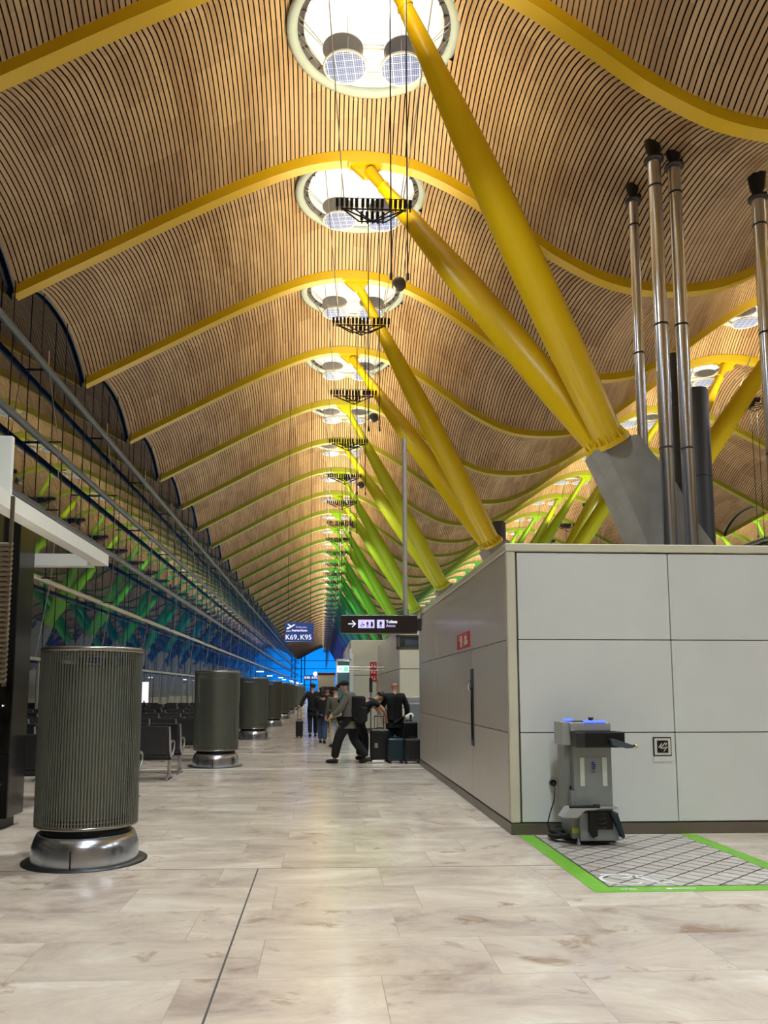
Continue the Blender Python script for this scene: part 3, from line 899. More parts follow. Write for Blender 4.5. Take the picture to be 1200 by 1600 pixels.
# fire sign on side wall (faces -X)
t = thing('fire_sign', 'square red fire-equipment sign with extinguisher and flame on the side wall', 'sign', (BX - 0.008, 11.62, 2.285)); t.scale = (1, 1, 0.74)
mb = MB(); mb.box((0, 0, 0), (0.012, 1.0, 0.30)); mb.build('plate', M['red'], t)
mb = MB()
mb.box((-0.008, 0.14, -0.03), (0.004, 0.17, 0.18)); mb.box((-0.008, 0.14, 0.085), (0.004, 0.07, 0.04)); mb.box((-0.008, 0.22, 0.10), (0.004, 0.16, 0.02)); mb.box((-0.008, 0.29, 0.05), (0.004, 0.04, 0.09))
mb.build('extinguisher_symbol', M['cloth_white'], t)
mb = MB()
mb.prism([(-0.12, -0.12), (-0.20, -0.09), (-0.36, -0.09), (-0.38, -0.02), (-0.30, 0.0), (-0.36, 0.06), (-0.28, 0.05), (-0.26, 0.12), (-0.20, 0.04), (-0.14, 0.08), (-0.16, 0.0), (-0.10, -0.04)], -0.010, -0.006, axis='x')
mb.build('flame_symbol', M['cloth_white'], t)
# framed pictogram on the front
t = thing('accessibility_notice', 'small square black and white pictogram notice on the white front wall', 'notice', (3.78, BY - 0.012, 0.945))
mb = MB(); mb.rbox((0, 0.004, 0), (0.206, 0.012, 0.206), 0.003, seg=1); mb.build('frame', M['black'], t)
mb = MB(); mb.box((0, -0.003, 0), (0.182, 0.004, 0.182)); mb.build('white_border', M['cloth_white'], t)
mb = MB(); mb.box((0, -0.006, 0), (0.125, 0.004, 0.135)); mb.build('black_field', M['black'], t)
mb = MB()
for a, b in (((-0.045, -0.01), (-0.01, 0.035)), ((-0.03, -0.015), (0.0, 0.01)), ((0.0, 0.01), (0.03, 0.045)), ((-0.02, -0.02), (0.03, -0.01)), ((0.01, -0.05), (0.05, 0.0)), ((0.03, 0.01), (0.045, 0.04))):
    mb.tube([(a[0], -0.009, a[1]), (b[0], -0.009, b[1])], 0.006, 5)
mb.build('symbol', M['cloth_white'], t)
mb = MB(); mb.box((0, -0.0, -0.135), (0.20, 0.003, 0.055)); mb.build('paper_strip', M['panel'], t)
text_mesh('- - -', 0.02, M['gap'], 'small_print', t, (-0.02, -0.003, -0.125), FACE_CAM, ext=0.0005)

# ------------------------------------------------------------------ green marked bay on the floor
bay = thing('marked_floor_bay', 'green-outlined cross-hatched wheelchair bay painted on the marble beside the machine', 'floor marking', (0, 0, 0))
mb = MB()
x0, x1, y0, y1 = 2.30, 3.92, 6.52, 8.80; w = 0.16
z1 = 0.003
mb.bbox((x0 - w, y0 - w, 0), (x1 + w, y0, z1)); mb.bbox((x0 - w, y0, 0), (x0, y1, z1)); mb.bbox((x1, y0, 0), (x1 + w, y1, z1))
mb.build('green_border', M['green_tape'], bay)
mb = MB(); mb.bbox((x0, y0, 0), (x1, y1, 0.0018)); mb.build('bay_field', mat('bay_field', (206, 198, 188), 0.25, noise=0.06, nscale=5), bay)
mb = MB()
def clip(a, b):
    # clip segment to the rectangle (Liang-Barsky)
    t0, t1 = 0.0, 1.0; dx, dy = b[0] - a[0], b[1] - a[1]
    for p, q in ((-dx, a[0] - x0), (dx, x1 - a[0]), (-dy, a[1] - y0), (dy, y1 - a[1])):
        if abs(p) < 1e-9:
            if q < 0: return None
        else:
            r = q / p
            if p < 0: t0 = max(t0, r)
            else: t1 = min(t1, r)
    if t0 >= t1: return None
    return (a[0] + dx * t0, a[1] + dy * t0), (a[0] + dx * t1, a[1] + dy * t1)
def strip(a, b, w_, zt):
    dx, dy = b[0] - a[0], b[1] - a[1]; L = math.hypot(dx, dy); nx, ny = -dy / L * w_ / 2, dx / L * w_ / 2
    mb.add([(a[0] - nx, a[1] - ny, zt), (b[0] - nx, b[1] - ny, zt), (b[0] + nx, b[1] + ny, zt), (a[0] + nx, a[1] + ny, zt)], [(0, 1, 2, 3)])
for i in range(-14, 16):
    s = clip((x0 + 0.30 * i, y0), (x0 + 0.30 * i + 3.4, y0 + 2.9))
    if s: strip(s[0], s[1], 0.015, 0.0032)
strip((x0 + 0.01, y0), (x0 + 0.01, y1), 0.018, 0.0032); strip((x0, y0 + 0.01), (x1, y0 + 0.01), 0.018, 0.0032)
mb.build('dark_hatching', M['gap'], bay)
mb = MB()
for i in range(-2, 26):
    s = clip((x0 + 0.20 * i, y0), (x0 + 0.20 * i - 2.0, y0 + 2.2))
    if s: strip(s[0], s[1], 0.016, 0.0028)
mb.build('grey_hatching', mat('faint_line', (92, 86, 80), 0.5), bay)
mb = MB()
def arc(cx_, cy_, r, a0, a1, w_=0.03, n=16, sy=1.0):
    for i in range(n):
        t0 = a0 + (a1 - a0) * i / n; t1 = a0 + (a1 - a0) * (i + 1) / n
        mb.add([(cx_ + (r - w_ / 2) * math.cos(t0), cy_ + sy * (r - w_ / 2) * math.sin(t0), 0.0042), (cx_ + (r - w_ / 2) * math.cos(t1), cy_ + sy * (r - w_ / 2) * math.sin(t1), 0.0042),
                (cx_ + (r + w_ / 2) * math.cos(t1), cy_ + sy * (r + w_ / 2) * math.sin(t1), 0.0042), (cx_ + (r + w_ / 2) * math.cos(t0), cy_ + sy * (r + w_ / 2) * math.sin(t0), 0.0042)], [(0, 1, 2, 3)])
arc(2.50, 6.76, 0.17, 0.9, 5.6)
strip((2.38, 6.95), (2.60, 6.95), 0.035, 0.0042); strip((2.60, 6.95), (2.78, 6.62), 0.035, 0.0042); strip((2.78, 6.62), (2.90, 6.66), 0.03, 0.0042)
strip((2.70, 6.90), (2.90, 6.70), 0.03, 0.0042); strip((2.52, 6.80), (2.70, 6.90), 0.03, 0.0042)
mb.build('wheelchair_symbol', M['white_tape'], bay)
mb = MB()
strip((2.37, 6.440), (2.50, 6.440), 0.02, 0.0042); strip((2.42, 6.465), (2.44, 6.415), 0.014, 0.0042); strip((2.62, 6.455), (2.68, 6.435), 0.014, 0.0042)
strip((2.74, 6.450), (2.98, 6.445), 0.022, 0.0042); strip((2.74, 6.435), (2.78, 6.425), 0.02, 0.0042)
mb.build('worn_mark', M['white_tape'], bay)

# ------------------------------------------------------------------ machine beside the wall
mc = thing('wrapping_machine', 'grey upright service machine with blue lights and a black slot box', 'machine', (0.045, 0, 0))
def part(nm, m, fn, parent=mc):
    mb = MB(); fn(mb); return mb.build(nm, m, parent)
# body: slender cabinet, wider foot
part('cabinet', M['machine'], lambda b: (b.rbox((2.745, 8.42, 0.78), (0.40, 0.34, 0.92), 0.012), b.rbox((2.70, 8.50, 0.78), (0.42, 0.26, 0.90), 0.01)))
part('lower_cabinet', M['machine'], lambda b: (b.rbox((2.775, 8.40, 0.19), (0.40, 0.42, 0.28), 0.01), b.rbox((2.565, 8.45, 0.30), (0.10, 0.38, 0.48), 0.01)))
part('tray', M['machine_lt'], lambda b: (b.prism([(2.37, 0.30), (2.52, 0.30), (2.60, 0.37), (2.72, 0.378), (2.72, 0.392), (2.44, 0.392)], 8.08, 8.26), b.rbox((2.85, 8.24, 0.375), (0.24, 0.10, 0.016), 0.004)))
part('tray_roller', M['rubber'], lambda b: (b.tube([(2.44, 8.10, 0.405), (2.74, 8.10, 0.405)], 0.014, 8), b.tube([(2.69, 8.10, 0.41), (2.75, 8.10, 0.41)], 0.02, 8)))
part('slot_opening', M['black'], lambda b: b.rbox((2.80, 8.185, 0.25), (0.22, 0.02, 0.17), 0.004))
part('side_flap', M['case_teal'], lambda b: b.prism([(2.87, 0.335), (2.94, 0.335), (3.01, 0.10), (2.985, 0.09)], 8.12, 8.22))
part('front_lip', M['black'], lambda b: b.prism([(2.66, 0.335), (2.72, 0.335), (2.74, 0.11), (2.69, 0.09), (2.655, 0.15)], 8.14, 8.19))
part('coil', M['darksteel'], lambda b: [b.tube([(2.75, 8.17, 0.19 + 0.045 * i), (2.79, 8.165, 0.175 + 0.045 * i), (2.84, 8.17, 0.19 + 0.045 * i)], 0.008, 6) for i in range(3)])
part('head', M['machine_lt'], lambda b: (b.rbox((2.73, 8.40, 1.19), (0.42, 0.34, 0.10), 0.015), b.rbox((2.50, 8.45, 1.12), (0.10, 0.30, 0.24), 0.01)))
part('slot_box', M['black'], lambda b: b.rbox((2.80, 8.26, 1.065), (0.48, 0.30, 0.155), 0.01))
part('slot_box_side', M['darksteel'], lambda b: b.rbox((2.58, 8.20, 1.065), (0.09, 0.20, 0.15), 0.008))
part('lever_plate', mat('lever_plate', (84, 94, 108), 0.35, 0.5), lambda b: b.prism([(2.86, 1.075), (2.90, 1.08), (3.08, 1.02), (3.09, 0.99), (3.02, 0.985), (2.88, 1.02)], 8.02, 8.10))
part('lever_arm', M['darksteel'], lambda b: b.tube([(3.05, 8.06, 1.0), (3.12, 8.06, 1.01)], 0.012, 8))
part('lever_knob', M['brass'], lambda b: b.lathe([(0.001, -0.02), (0.018, -0.01), (0.02, 0.005), (0.001, 0.022)], c=(3.13, 8.06, 1.005), n=12))
part('blue_light', M['blue_led'], lambda b: b.rbox((2.77, 8.23, 1.245), (0.23, 0.03, 0.022), 0.008))
part('blue_light', M['blue_led'], lambda b: b.rbox((2.52, 8.31, 1.262), (0.10, 0.03, 0.024), 0.008))
part('red_button', M['brick_red'], lambda b: b.tube([(2.755, 8.3, 1.24), (2.755, 8.3, 1.285)], [0.016, 0.03], 12))
part('label_strip', M['lit_white'] if False else mat('pale_strip', (196, 204, 192), 0.4), lambda b: b.box((2.63, 8.245, 0.735), (0.048, 0.006, 0.29)))
part('label_strip', bpy.data.materials['pale_strip'], lambda b: b.box((2.865, 8.245, 0.735), (0.048, 0.006, 0.29)))
def emblem(b):
    for i, wdt in enumerate((0.02, 0.035, 0.03, 0.02)):
        b.prism([(2.73 + 0.004 * i, 0.83 - 0.022 * i), (2.73 + 0.004 * i + wdt, 0.84 - 0.022 * i), (2.735 + wdt + 0.003 * i, 0.825 - 0.022 * i), (2.728, 0.817 - 0.022 * i)], 8.240, 8.246)
part('emblem', mat('emblem_blue', (38, 34, 130), 0.4), emblem)
text_mesh('pack', 0.028, M['gap'], 'small_print', mc, (2.725, 8.243, 0.725), FACE_CAM, ext=0.0005)
part('keyhole', M['black'], lambda b: b.rbox((2.545, 8.365, 0.56), (0.03, 0.02, 0.04), 0.006))
part('side_sticker', M['yellow_tag'], lambda b: b.box((2.545, 8.255, 0.145), (0.07, 0.004, 0.05)))
for fx, fy in ((2.57, 8.24), (2.95, 8.24), (2.57, 8.58), (2.95, 8.58)):
    part('castor', M['steel'], lambda b: (b.lathe([(0.001, -0.022), (0.024, -0.012), (0.024, 0.012), (0.001, 0.022)], c=(fx, fy, 0.024), n=14), b.tube([(fx, fy, 0.03), (fx, fy, 0.07)], 0.01, 6)))
part('base_board', M['rubber'], lambda b: b.bbox((2.56, 8.26, 0.03), (2.96, 8.6, 0.06)))
t = thing('power_cable', 'thin grey power cable hanging from a black plug on the white wall', 'cable', (0, 0, 0))
mb = MB(); mb.tube([(2.53, 8.80, 0.55), (2.535, 8.76, 0.50), (2.52, 8.75, 0.38), (2.47, 8.74, 0.25), (2.44, 8.74, 0.14), (2.45, 8.72, 0.06), (2.50, 8.68, 0.02)], 0.007, 8); mb.build('lead', M['darksteel'], t)
mb = MB(); mb.tube([(2.53, 8.84, 0.56), (2.53, 8.79, 0.56)], 0.034, 16); mb.tube([(2.53, 8.79, 0.56), (2.53, 8.77, 0.535)], 0.018, 10); mb.build('plug', M['black'], t)
t = thing('floor_hose', 'black looped hose lying on the floor left of the machine', 'hose', (0, 0, 0))
mb = MB(); pts = []
for i in range(30):
    a = i / 29 * 2.6 * PI
    pts.append((2.50 + 0.10 * math.cos(a + 0.6) * (1 - i * 0.004), 8.52 + 0.09 * math.sin(a + 0.6), 0.03 + 0.0022 * i))
pts += [(2.52, 8.38, 0.06), (2.60, 8.33, 0.10), (2.64, 8.40, 0.15)]
mb.tube(pts, 0.026, 8); mb.build('hose', M['rubber'], t)

# ------------------------------------------------------------------ air columns down the left
def air_column():
    t = thing('air_column', 'x', 'air column', (0, 0, 0))
    R_ = 0.46
    mb = MB(); N = 104
    for i in range(N):
        a = 2 * PI * i / N
        mb.box((R_ * math.cos(a), R_ * math.sin(a), 1.14), (0.006, 0.0140, 1.58), rz=a)
    for z in (0.36, 0.395, 0.43) + (0.75, 1.14, 1.53) + (1.87, 1.90): mb.lathe([(R_ - 0.008, z - 0.005), (R_ - 0.008, z + 0.005)], n=64)
    mb.build('perforated_screen', M['perf'], t)
    mb = MB(); mb.lathe([(0.35, 0.42), (0.35, 1.76), (0.34, 1.80), (0.01, 1.80)], n=48); mb.build('inner_drum', M['perf_in'], t)
    mb = MB(); mb.lathe([(R_ - 0.03, 1.92), (R_ + 0.006, 1.92), (R_ + 0.008, 1.955), (R_ - 0.01, 1.965), (0.01, 1.965)], n=64)
    mb.lathe([(R_ - 0.02, 0.33), (R_ + 0.004, 0.33), (R_ + 0.004, 0.355), (R_ - 0.02, 0.36)], n=64); mb.build('edge_band', M['steel2'], t)
    mb = MB(); mb.lathe([(0.40, 0.2), (0.40, 0.42), (0.01, 0.42)], n=40); mb.build('neck', M['black'], t)
    mb = MB(); mb.lathe([(0.478, 0.012), (0.478, 0.155), (0.435, 0.262), (0.40, 0.27), (0.40, 0.2)], n=36, smooth=True)
    o = mb.build('base_skirt', M['steel'], t); o.rotation_euler = (0, 0, 0.14)
    mb = MB()
    for a in (-1.56, 0.53, 2.62): mb.box((0.478 * math.cos(a), 0.478 * math.sin(a), 0.09), (0.01, 0.012, 0.15), rz=a)
    mb.build('joint_strip', M['black'], t)
    mb = MB(); mb.lathe([(0.56, 0.0), (0.56, 0.01), (0.47, 0.014)], n=48); mb.build('floor_plate', M['darksteel'], t)
    fl_ = bpy.data.lights.new('column_fill', 'AREA'); fl_.shape = 'DISK'; fl_.size = 0.7; fl_.energy = FILL_W; fl_.color = (1.0, 0.92, 0.78)  # unseen area light added on the column top to brighten the ceiling
    fo = bpy.data.objects.new('column_fill', fl_); col.objects.link(fo); fo.parent = t; fo.location = (0, 0, 1.99); fo.rotation_euler = (PI, 0, 0)
    return t
ac = air_column()
YC = [7.78, 17.05, 26.4, 35.6, 44.8, 54.0, 63.2, 72.4, 81.6, 90.8]
for i, y in enumerate(YC):
    o = ac if i == 0 else copy_tree(ac)
    o.location = (-2.18 - 0.004 * y * 0.3, y, 0)
    if i == 0:
        for c_ in o.children:
            if c_.type == 'LIGHT': first_fill = c_
    o['label'] = f'grey perforated steel air column with flared base, {ordn(i + 1)} from the camera'
    o['group'] = 'perforated air columns along the aisle'

first_fill.data = first_fill.data.copy(); first_fill.data.energy = 4.0     # added fill dimmed: it stands under the canopy
# ------------------------------------------------------------------ seating
def bench(n=4):
    t = thing('beam_seat', 'x', 'bench', (0, 0, 0))
    W = 0.58
    for i in range(n):
        x = -W * (i + 0.5)
        mb = MB(); mb.rbox((x, 0.10, 0.43), (W - 0.06, 0.46, 0.06), 0.02, rx=0.06); mb.build('seat', M['seat'], t)
        mb = MB(); mb.rbox((x, -0.17, 0.70), (W - 0.06, 0.045, 0.50), 0.02, rx=0.16); mb.build('backrest', M['seat'], t)
    for i in range(n + 1):
        x = -W * i
        mb = MB()
        mb.tube([(x, -0.22, 0.93), (x, -0.17, 0.72), (x, -0.12, 0.50), (x, -0.02, 0.40)], [0.018, 0.022, 0.026, 0.03], 8)
        mb.tube([(x, -0.14, 0.60), (x, -0.02, 0.66), (x, 0.20, 0.66), (x, 0.28, 0.62), (x, 0.26, 0.52), (x, 0.12, 0.42), (x, -0.02, 0.40)], 0.018, 8)
        mb.build('armrest', M['alu'], t)
    mb = MB(); mb.box((-W * n / 2, 0.0, 0.37), (W * n, 0.09, 0.06)); mb.build('beam', M['darksteel'], t)
    for x in (-0.03, -W * n + 0.03):
        mb = MB(); mb.tube([(x, 0, 0.38), (x, 0, 0.16), (x, 0.04, 0.06)], [0.03, 0.032, 0.03], 8)
        mb.tube([(x, -0.30, 0.012), (x, -0.05, 0.07), (x, 0.05, 0.07), (x, 0.32, 0.012)], [0.014, 0.03, 0.03, 0.014], 8)
        mb.build('leg', M['alu'], t)
    return t
b0 = bench()
rows = [11.95, 14.55, 15.6, 18.4, 19.5, 22.3, 23.4, 26.2, 27.3, 30.1, 33.5, 36.5, 40.0]
ni = 0
for i, y in enumerate(rows):
    for j, x in enumerate((-2.66, -5.3, -7.95)):
        o = b0 if ni == 0 else copy_tree(b0); ni += 1
        o.location = (x, y, 0)
        if i > 1 and i % 2 == 0 and i < 10: pass
        o['label'] = f'black seat bench with grey armrests, {["nearest the aisle", "middle of its row", "nearest the glass"][j]}, {ordn(i + 1)} row from the camera'
        o['group'] = 'black waiting benches by the glass'
# small standing display among the benches
t = thing('standing_sign', 'small white sign on a stand among the waiting benches', 'sign', (-5.35, 24.6, 0))
mb = MB(); mb.tube([(0, 0, 0), (0, 0, 1.25)], 0.03, 8); mb.lathe([(0.2, 0), (0.2, 0.02), (0.03, 0.04)], n=20); mb.build('stand', M['black'], t)
mb = MB(); mb.rbox((0, 0, 1.5), (0.24, 0.04, 0.62), 0.01); mb.build('board', M['lit_white'], t)

# ------------------------------------------------------------------ dark slab and white frame on the near left
t = thing('dark_slab', 'glossy black upright slab at the left edge with small point lights', 'panel', (0, 0, 0))
mb = MB(); mb.rbox((-4.10, 9.70, 1.86), (1.10, 0.5, 3.48), 0.01, seg=1); mb.rbox((-4.6, 9.0, 1.86), (1.9, 1.0, 3.48), 0.01, seg=1); 
mb.build('slab', M['gloss_black'], t)
mb = MB(); mb.bbox((-5.5, 8.6, 0), (-3.62, 9.85, 0.12)); mb.build('plinth', M['black'], t)
mb = MB(); mb.box((-3.96, 9.445, 0.86), (0.8, 0.012, 0.02)); mb.build('seam', M['black'], t)
for (x, z) in ((-3.665, 3.12), (-3.665, 2.27), (-3.665, 1.39), (-3.665, 0.50)):
    mb = MB(); mb.lathe([(0.001, -0.016), (0.018, -0.005), (0.018, 0.005), (0.001, 0.016)], c=(x, 9.43, z), n=12); mb.build('point_light', M['led'], t)
t = thing('white_canopy_frame', 'white square-section canopy frame jutting in from the left edge', 'frame', (0, 0, 0))
mb = MB(); mb.bbox((-3.06, 6.0, 3.235), (-2.90, 10.88, 3.385)); mb.build('long_beam', M['white'], t)
mb = MB(); mb.bbox((-4.6, 10.62, 3.20), (-3.06, 10.80, 3.36)); mb.build('cross_beam', M['white'], t)
mb = MB(); mb.rbox((-3.72, 7.72, 3.68), (1.42, 0.06, 0.68), 0.005, seg=1); mb.bbox((-4.4, 6.0, 3.34), (-3.05, 7.75, 3.40)); mb.build('fascia_panel', M['white'], t)
mb = MB()
for z in [1.65 + 0.045 * i for i in range(28)]: mb.box((-3.25, 7.2, z), (0.96, 0.05, 0.02), rx=0.5)
mb.build('louvre', M['louvre'], t)
mb = MB(); mb.bbox((-2.80, 7.18, 1.60), (-2.775, 7.22, 3.3)); mb.bbox((-3.75, 7.18, 0.0), (-3.70, 7.22, 3.3)); mb.build('post', mat('bronze_post', (96, 88, 70), 0.4, 0.6), t)
t.location = (0, 0, 0)

# ------------------------------------------------------------------ overhead signs
t = thing('toilets_sign', 'dark illuminated overhead sign with arrow and toilet pictograms', 'sign', (0, 16.65, 0))
mb = MB(); mb.rbox((1.18, 0, 2.935), (1.60, 0.14, 0.37), 0.006, seg=1); mb.build('board', M['signdark'], t)
mb = MB(); mb.bbox((0.38, -0.08, 2.735), (1.98, 0.08, 2.75)); mb.build('lower_edge', M['steel2'], t)
mb = MB(); mb.tube([(1.74, 0, 3.11), (1.74, 0, 6.95)], 0.05, 16); mb.build('pole', M['rod'], t)
mb = MB(); mb.bbox((1.95, -0.05, 2.8), (2.08, 0.05, 3.05)); mb.build('wall_bracket', M['darksteel'], t)
yy = -0.074
mb = MB(); mb.tube([(0.54, yy, 2.935), (0.69, yy, 2.935)], 0.012, 6); mb.tube([(0.62, yy, 3.0), (0.69, yy, 2.935), (0.62, yy, 2.87)], 0.012, 6); mb.build('arrow', M['lit_white'], t)
mb = MB(); mb.box((0.915, yy, 2.935), (0.34, 0.006, 0.175)); mb.build('pictogram_field', M['lit_lilac'], t)
mb = MB(); mb.box((1.215, yy, 2.935), (0.155, 0.006, 0.175)); mb.build('pictogram_field', M['lit_lilac'], t)
mb = MB(); y_ = yy - 0.005
def fig(mb, cx_, cz, w_, skirt=False):
    mb.tube([(cx_, y_, cz + 0.055), (cx_, y_, cz + 0.056)], 0.014, 8)
    mb.box((cx_, y_, cz + 0.012), (w_, 0.004, 0.06))
    if skirt: mb.prism([(cx_ - 0.035, cz - 0.04), (cx_ + 0.035, cz - 0.04), (cx_, cz + 0.03)], y_ - 0.002, y_ + 0.002)
    for s in (-1, 1): mb.box((cx_ + s * w_ * 0.27, y_, cz - 0.045), (w_ * 0.3, 0.004, 0.06))
fig(mb, 0.94, 2.935, 0.04); fig(mb, 1.03, 2.935, 0.04, True)
mb.tube([(0.79, y_, 2.90), (0.83, y_, 2.93), (0.87, y_, 2.90), (0.83, y_, 2.875), (0.79, y_, 2.90)], 0.007, 5); mb.tube([(0.83, y_, 2.98), (0.83, y_, 2.93), (0.88, y_, 2.92)], 0.008, 5)
fig(mb, 1.215, 2.94, 0.045)
mb.tube([(1.18, y_, 2.92), (1.25, y_, 2.95)], 0.007, 5)
mb.build('pictogram', M['signdark'], t)
text_mesh('Toilets', 0.085, M['lit_white'], 'lettering', t, (1.325, yy, 2.955), FACE_CAM, bold=0.002)
text_mesh('Aseos', 0.08, M['lit_lilac'], 'lettering', t, (1.325, yy, 2.875), FACE_CAM)
t = thing('wall_lightbox', 'unlit grey metal framed box on the wall below the dark toilets sign', 'sign box', (0, 17.4, 0))
mb = MB(); mb.bbox((1.62, -0.08, 2.44), (2.1, 0.08, 2.50)); mb.bbox((1.62, -0.08, 2.72), (2.1, 0.08, 2.76)); mb.bbox((1.62, -0.08, 2.44), (1.66, 0.08, 2.76)); mb.build('frame', M['steel2'], t)
mb = MB(); mb.bbox((1.68, -0.04, 2.5), (2.1, 0.04, 2.72)); mb.build('panel', M['tube'], t)

t = thing('gate_sign', 'blue hanging sign reading K69 K95 with a departing aircraft', 'sign', (-1.44, 50, 5.15))
mb = MB(); mb.rbox((0, 0, 0), (1.80, 0.12, 1.20), 0.03); mb.build('board', M['signblue'], t)
text_mesh('K69', 0.44, M['cloth_white'] if False else M['lit_white'], 'lettering', t, (-0.86, -0.065, -0.46), FACE_CAM, bold=0.001)
text_mesh('K95', 0.44, M['lit_white'], 'lettering', t, (0.06, -0.065, -0.46), FACE_CAM, bold=0.001)
text_mesh('a', 0.2, M['lit_white'], 'lettering', t, (-0.10, -0.065, -0.48), FACE_CAM)
text_mesh('to', 0.12, M['tube'], 'lettering', t, (-0.10, -0.065, -0.25), FACE_CAM)
text_mesh('Embarques', 0.15, M['lit_lilac'], 'lettering', t, (-0.2, -0.065, 0.27), FACE_CAM)
text_mesh('Puertas/Gates', 0.17, M['lit_white'], 'lettering', t, (-0.46, -0.065, 0.05), FACE_CAM, bold=0.004)
mb = MB()
mb.prism([(-0.8, 0.20), (-0.70, 0.18), (-0.30, 0.42), (-0.24, 0.50), (-0.36, 0.47), (-0.60, 0.33), (-0.72, 0.30)], -0.068, -0.062)
mb.prism([(-0.74, 0.50), (-0.68, 0.52), (-0.48, 0.38), (-0.54, 0.33)], -0.068, -0.062)
mb.box((-0.66, -0.065, 0.06), (0.28, 0.006, 0.035))
mb.build('aircraft_symbol', M['lit_white'], t)
for sx in (-0.7, 0.7):
    mb = MB(); mb.tube([(sx, 0, 0.58), (sx, 0, roof(-1.44 + sx, (50 - RIB0) % 9.0) - 5.15)], 0.012, 5); mb.build('hanger', M['cable'], t)

# second block with its end wall, then a pale one with rounded corner
def far_block(lab, x0, x1, y0, y1, h, bev, wm, sm):
    t = thing('service_block', lab, 'building block', (0, 0, 0), 0, 'panelled service blocks along the aisle')
    mb = MB(); mb.bbox((x0 + 0.03, y0 + 0.03, 0), (x1, y1, h - 0.03)); mb.build('core', M['gap'], t)
    nz = [0.1, 1.1, 2.13, h]
    for j in range(3):
        xw = x0
        while xw < x1 - 0.01:
            xe = min(x1, xw + 1.75)
            mb = MB(); mb.rbox(((xw + xe) / 2, y0 + 0.02, (nz[j] + nz[j + 1]) / 2), (xe - xw - 0.02, 0.04, nz[j + 1] - nz[j] - 0.02), bev, seg=2); mb.build('wall_panel', wm, t); xw = xe
        yw = y0
        while yw < y1 - 0.01:
            ye = min(y1, yw + 2.8)
            mb = MB(); mb.rbox((x0 + 0.02, (yw + ye) / 2, (nz[j] + nz[j + 1]) / 2), (0.04, ye - yw - 0.02, nz[j + 1] - nz[j] - 0.02), bev, seg=2); mb.build('wall_panel', sm, t); yw = ye
    mb = MB(); mb.bbox((x0, y0, 0), (x1, y1, 0.1)); mb.build('skirting', M['skirt'], t)
    return t
blk['group'] = 'panelled service blocks along the aisle'
far_block('grey and cream service block just beyond the white one, behind the bald man', 2.08, 8.2, 21.5, 30.0, 3.2, 0.006, M['cream'], M['sidepanel'])
far_block('tall pale service block jutting into the aisle behind the bending man', 1.10, 6.0, 31.0, 42.0, 3.5, 0.015, M['cream'], M['sidepanel'])
far_block('far grey service block beyond the pale jutting one', 2.1, 8.0, 47, 60, 3.3, 0.006, M['cream'], M['sidepanel'])
far_block('most distant grey service block on the right of the aisle', 2.1, 8.0, 66, 100, 3.3, 0.006, M['cream'], M['sidepanel'])
# red signs on those walls
for i in range(14):
    fl_ = bpy.data.lights.new('ceiling_fill', 'AREA'); fl_.shape = 'RECTANGLE'; fl_.size = 2.0; fl_.size_y = 1.0; fl_.energy = FILL_W * 0.8; fl_.color = (1.0, 0.92, 0.78)  # upward area lights without fixtures, added to light the ceiling broadly
    fo = bpy.data.objects.new('ceiling_fill', fl_); col.objects.link(fo); fo.location = (5.6 if i < 1 else 5.0, 12.5 + 13.5 * i, 3.75); fo.rotation_euler = (PI, 0, 0)
for i in range(12):
    fo = bpy.data.objects.new('ceiling_fill', fl_); col.objects.link(fo); fo.location = (24.0, 3.0 + 16 * i, 3.75); fo.rotation_euler = (PI, 0, 0)  # second row of added fill, with no block beneath it
def red_sign(x, y, z, w_, h_, lab):
    t = thing('fire_notice', lab, 'sign', (x, y, z), 0, 'small red fire notices on the far walls')
    mb = MB(); mb.box((0, 0, 0), (w_, 0.02, h_)); mb.build('plate', M['red'], t)
    mb = MB()
    n = max(1, int(h_ / w_ + 0.3))
    for i in range(n):
        zc = -h_ / 2 + h_ * (i + 0.5) / n
        mb.box((-w_ * 0.2, -0.013, zc), (w_ * 0.22, 0.006, h_ / n * 0.5)); mb.box((w_ * 0.2, -0.013, zc - 0.03), (w_ * 0.22, 0.006, h_ / n * 0.35)); mb.box((w_ * 0.2, -0.013, zc + h_ / n * 0.22), (w_ * 0.12, 0.006, h_ / n * 0.16))
    mb.build('symbol', M['cloth_white'], t)
red_sign(1.98, 30.988, 2.27, 0.26, 0.74, 'tall red fire notice at the edge of the pale jutting block')
red_sign(2.24, 46.988, 2.3, 0.22, 0.5, 'small red fire notice in front of the far grey block')
# glazed enclosure with exit sign
t = thing('glazed_enclosure', 'tall pale-framed glass enclosure in the aisle left of the pale block', 'glass enclosure', (0, 0, 0))
mb = MB(); mb.rbox((0.80, 30.6, 1.35), (0.5, 1.6, 2.6), 0.05); mb.build('glass_body', M['teal_glass'], t)
mb = MB(); mb.bbox((0.52, 29.74, 0), (0.58, 29.8, 2.7)); mb.bbox((1.02, 29.74, 0), (1.10, 29.82, 3.1)); mb.bbox((1.10, 29.74, 0), (1.16, 30.9, 2.9)); mb.box((0.8, 29.77, 2.68), (0.55, 0.06, 0.06)); mb.build('frame', M['panel'], t)
t = thing('exit_sign', 'small lit green emergency exit sign projecting into the aisle', 'sign', (0.70, 26.9, 2.265))
mb = MB(); mb.rbox((0, 0, 0), (0.41, 0.05, 0.23), 0.01); mb.build('box', M['lit_white'], t)
mb = MB(); mb.box((0.10, -0.03, 0), (0.14, 0.006, 0.16)); mb.tube([(-0.14, -0.03, -0.05), (-0.09, -0.03, 0.0), (-0.05, -0.03, 0.06)], 0.02, 6); mb.tube([(-0.13, -0.03, 0.03), (-0.04, -0.03, -0.01), (-0.02, -0.03, -0.07)], 0.016, 6); mb.build('running_figure', M['lit_green'], t)
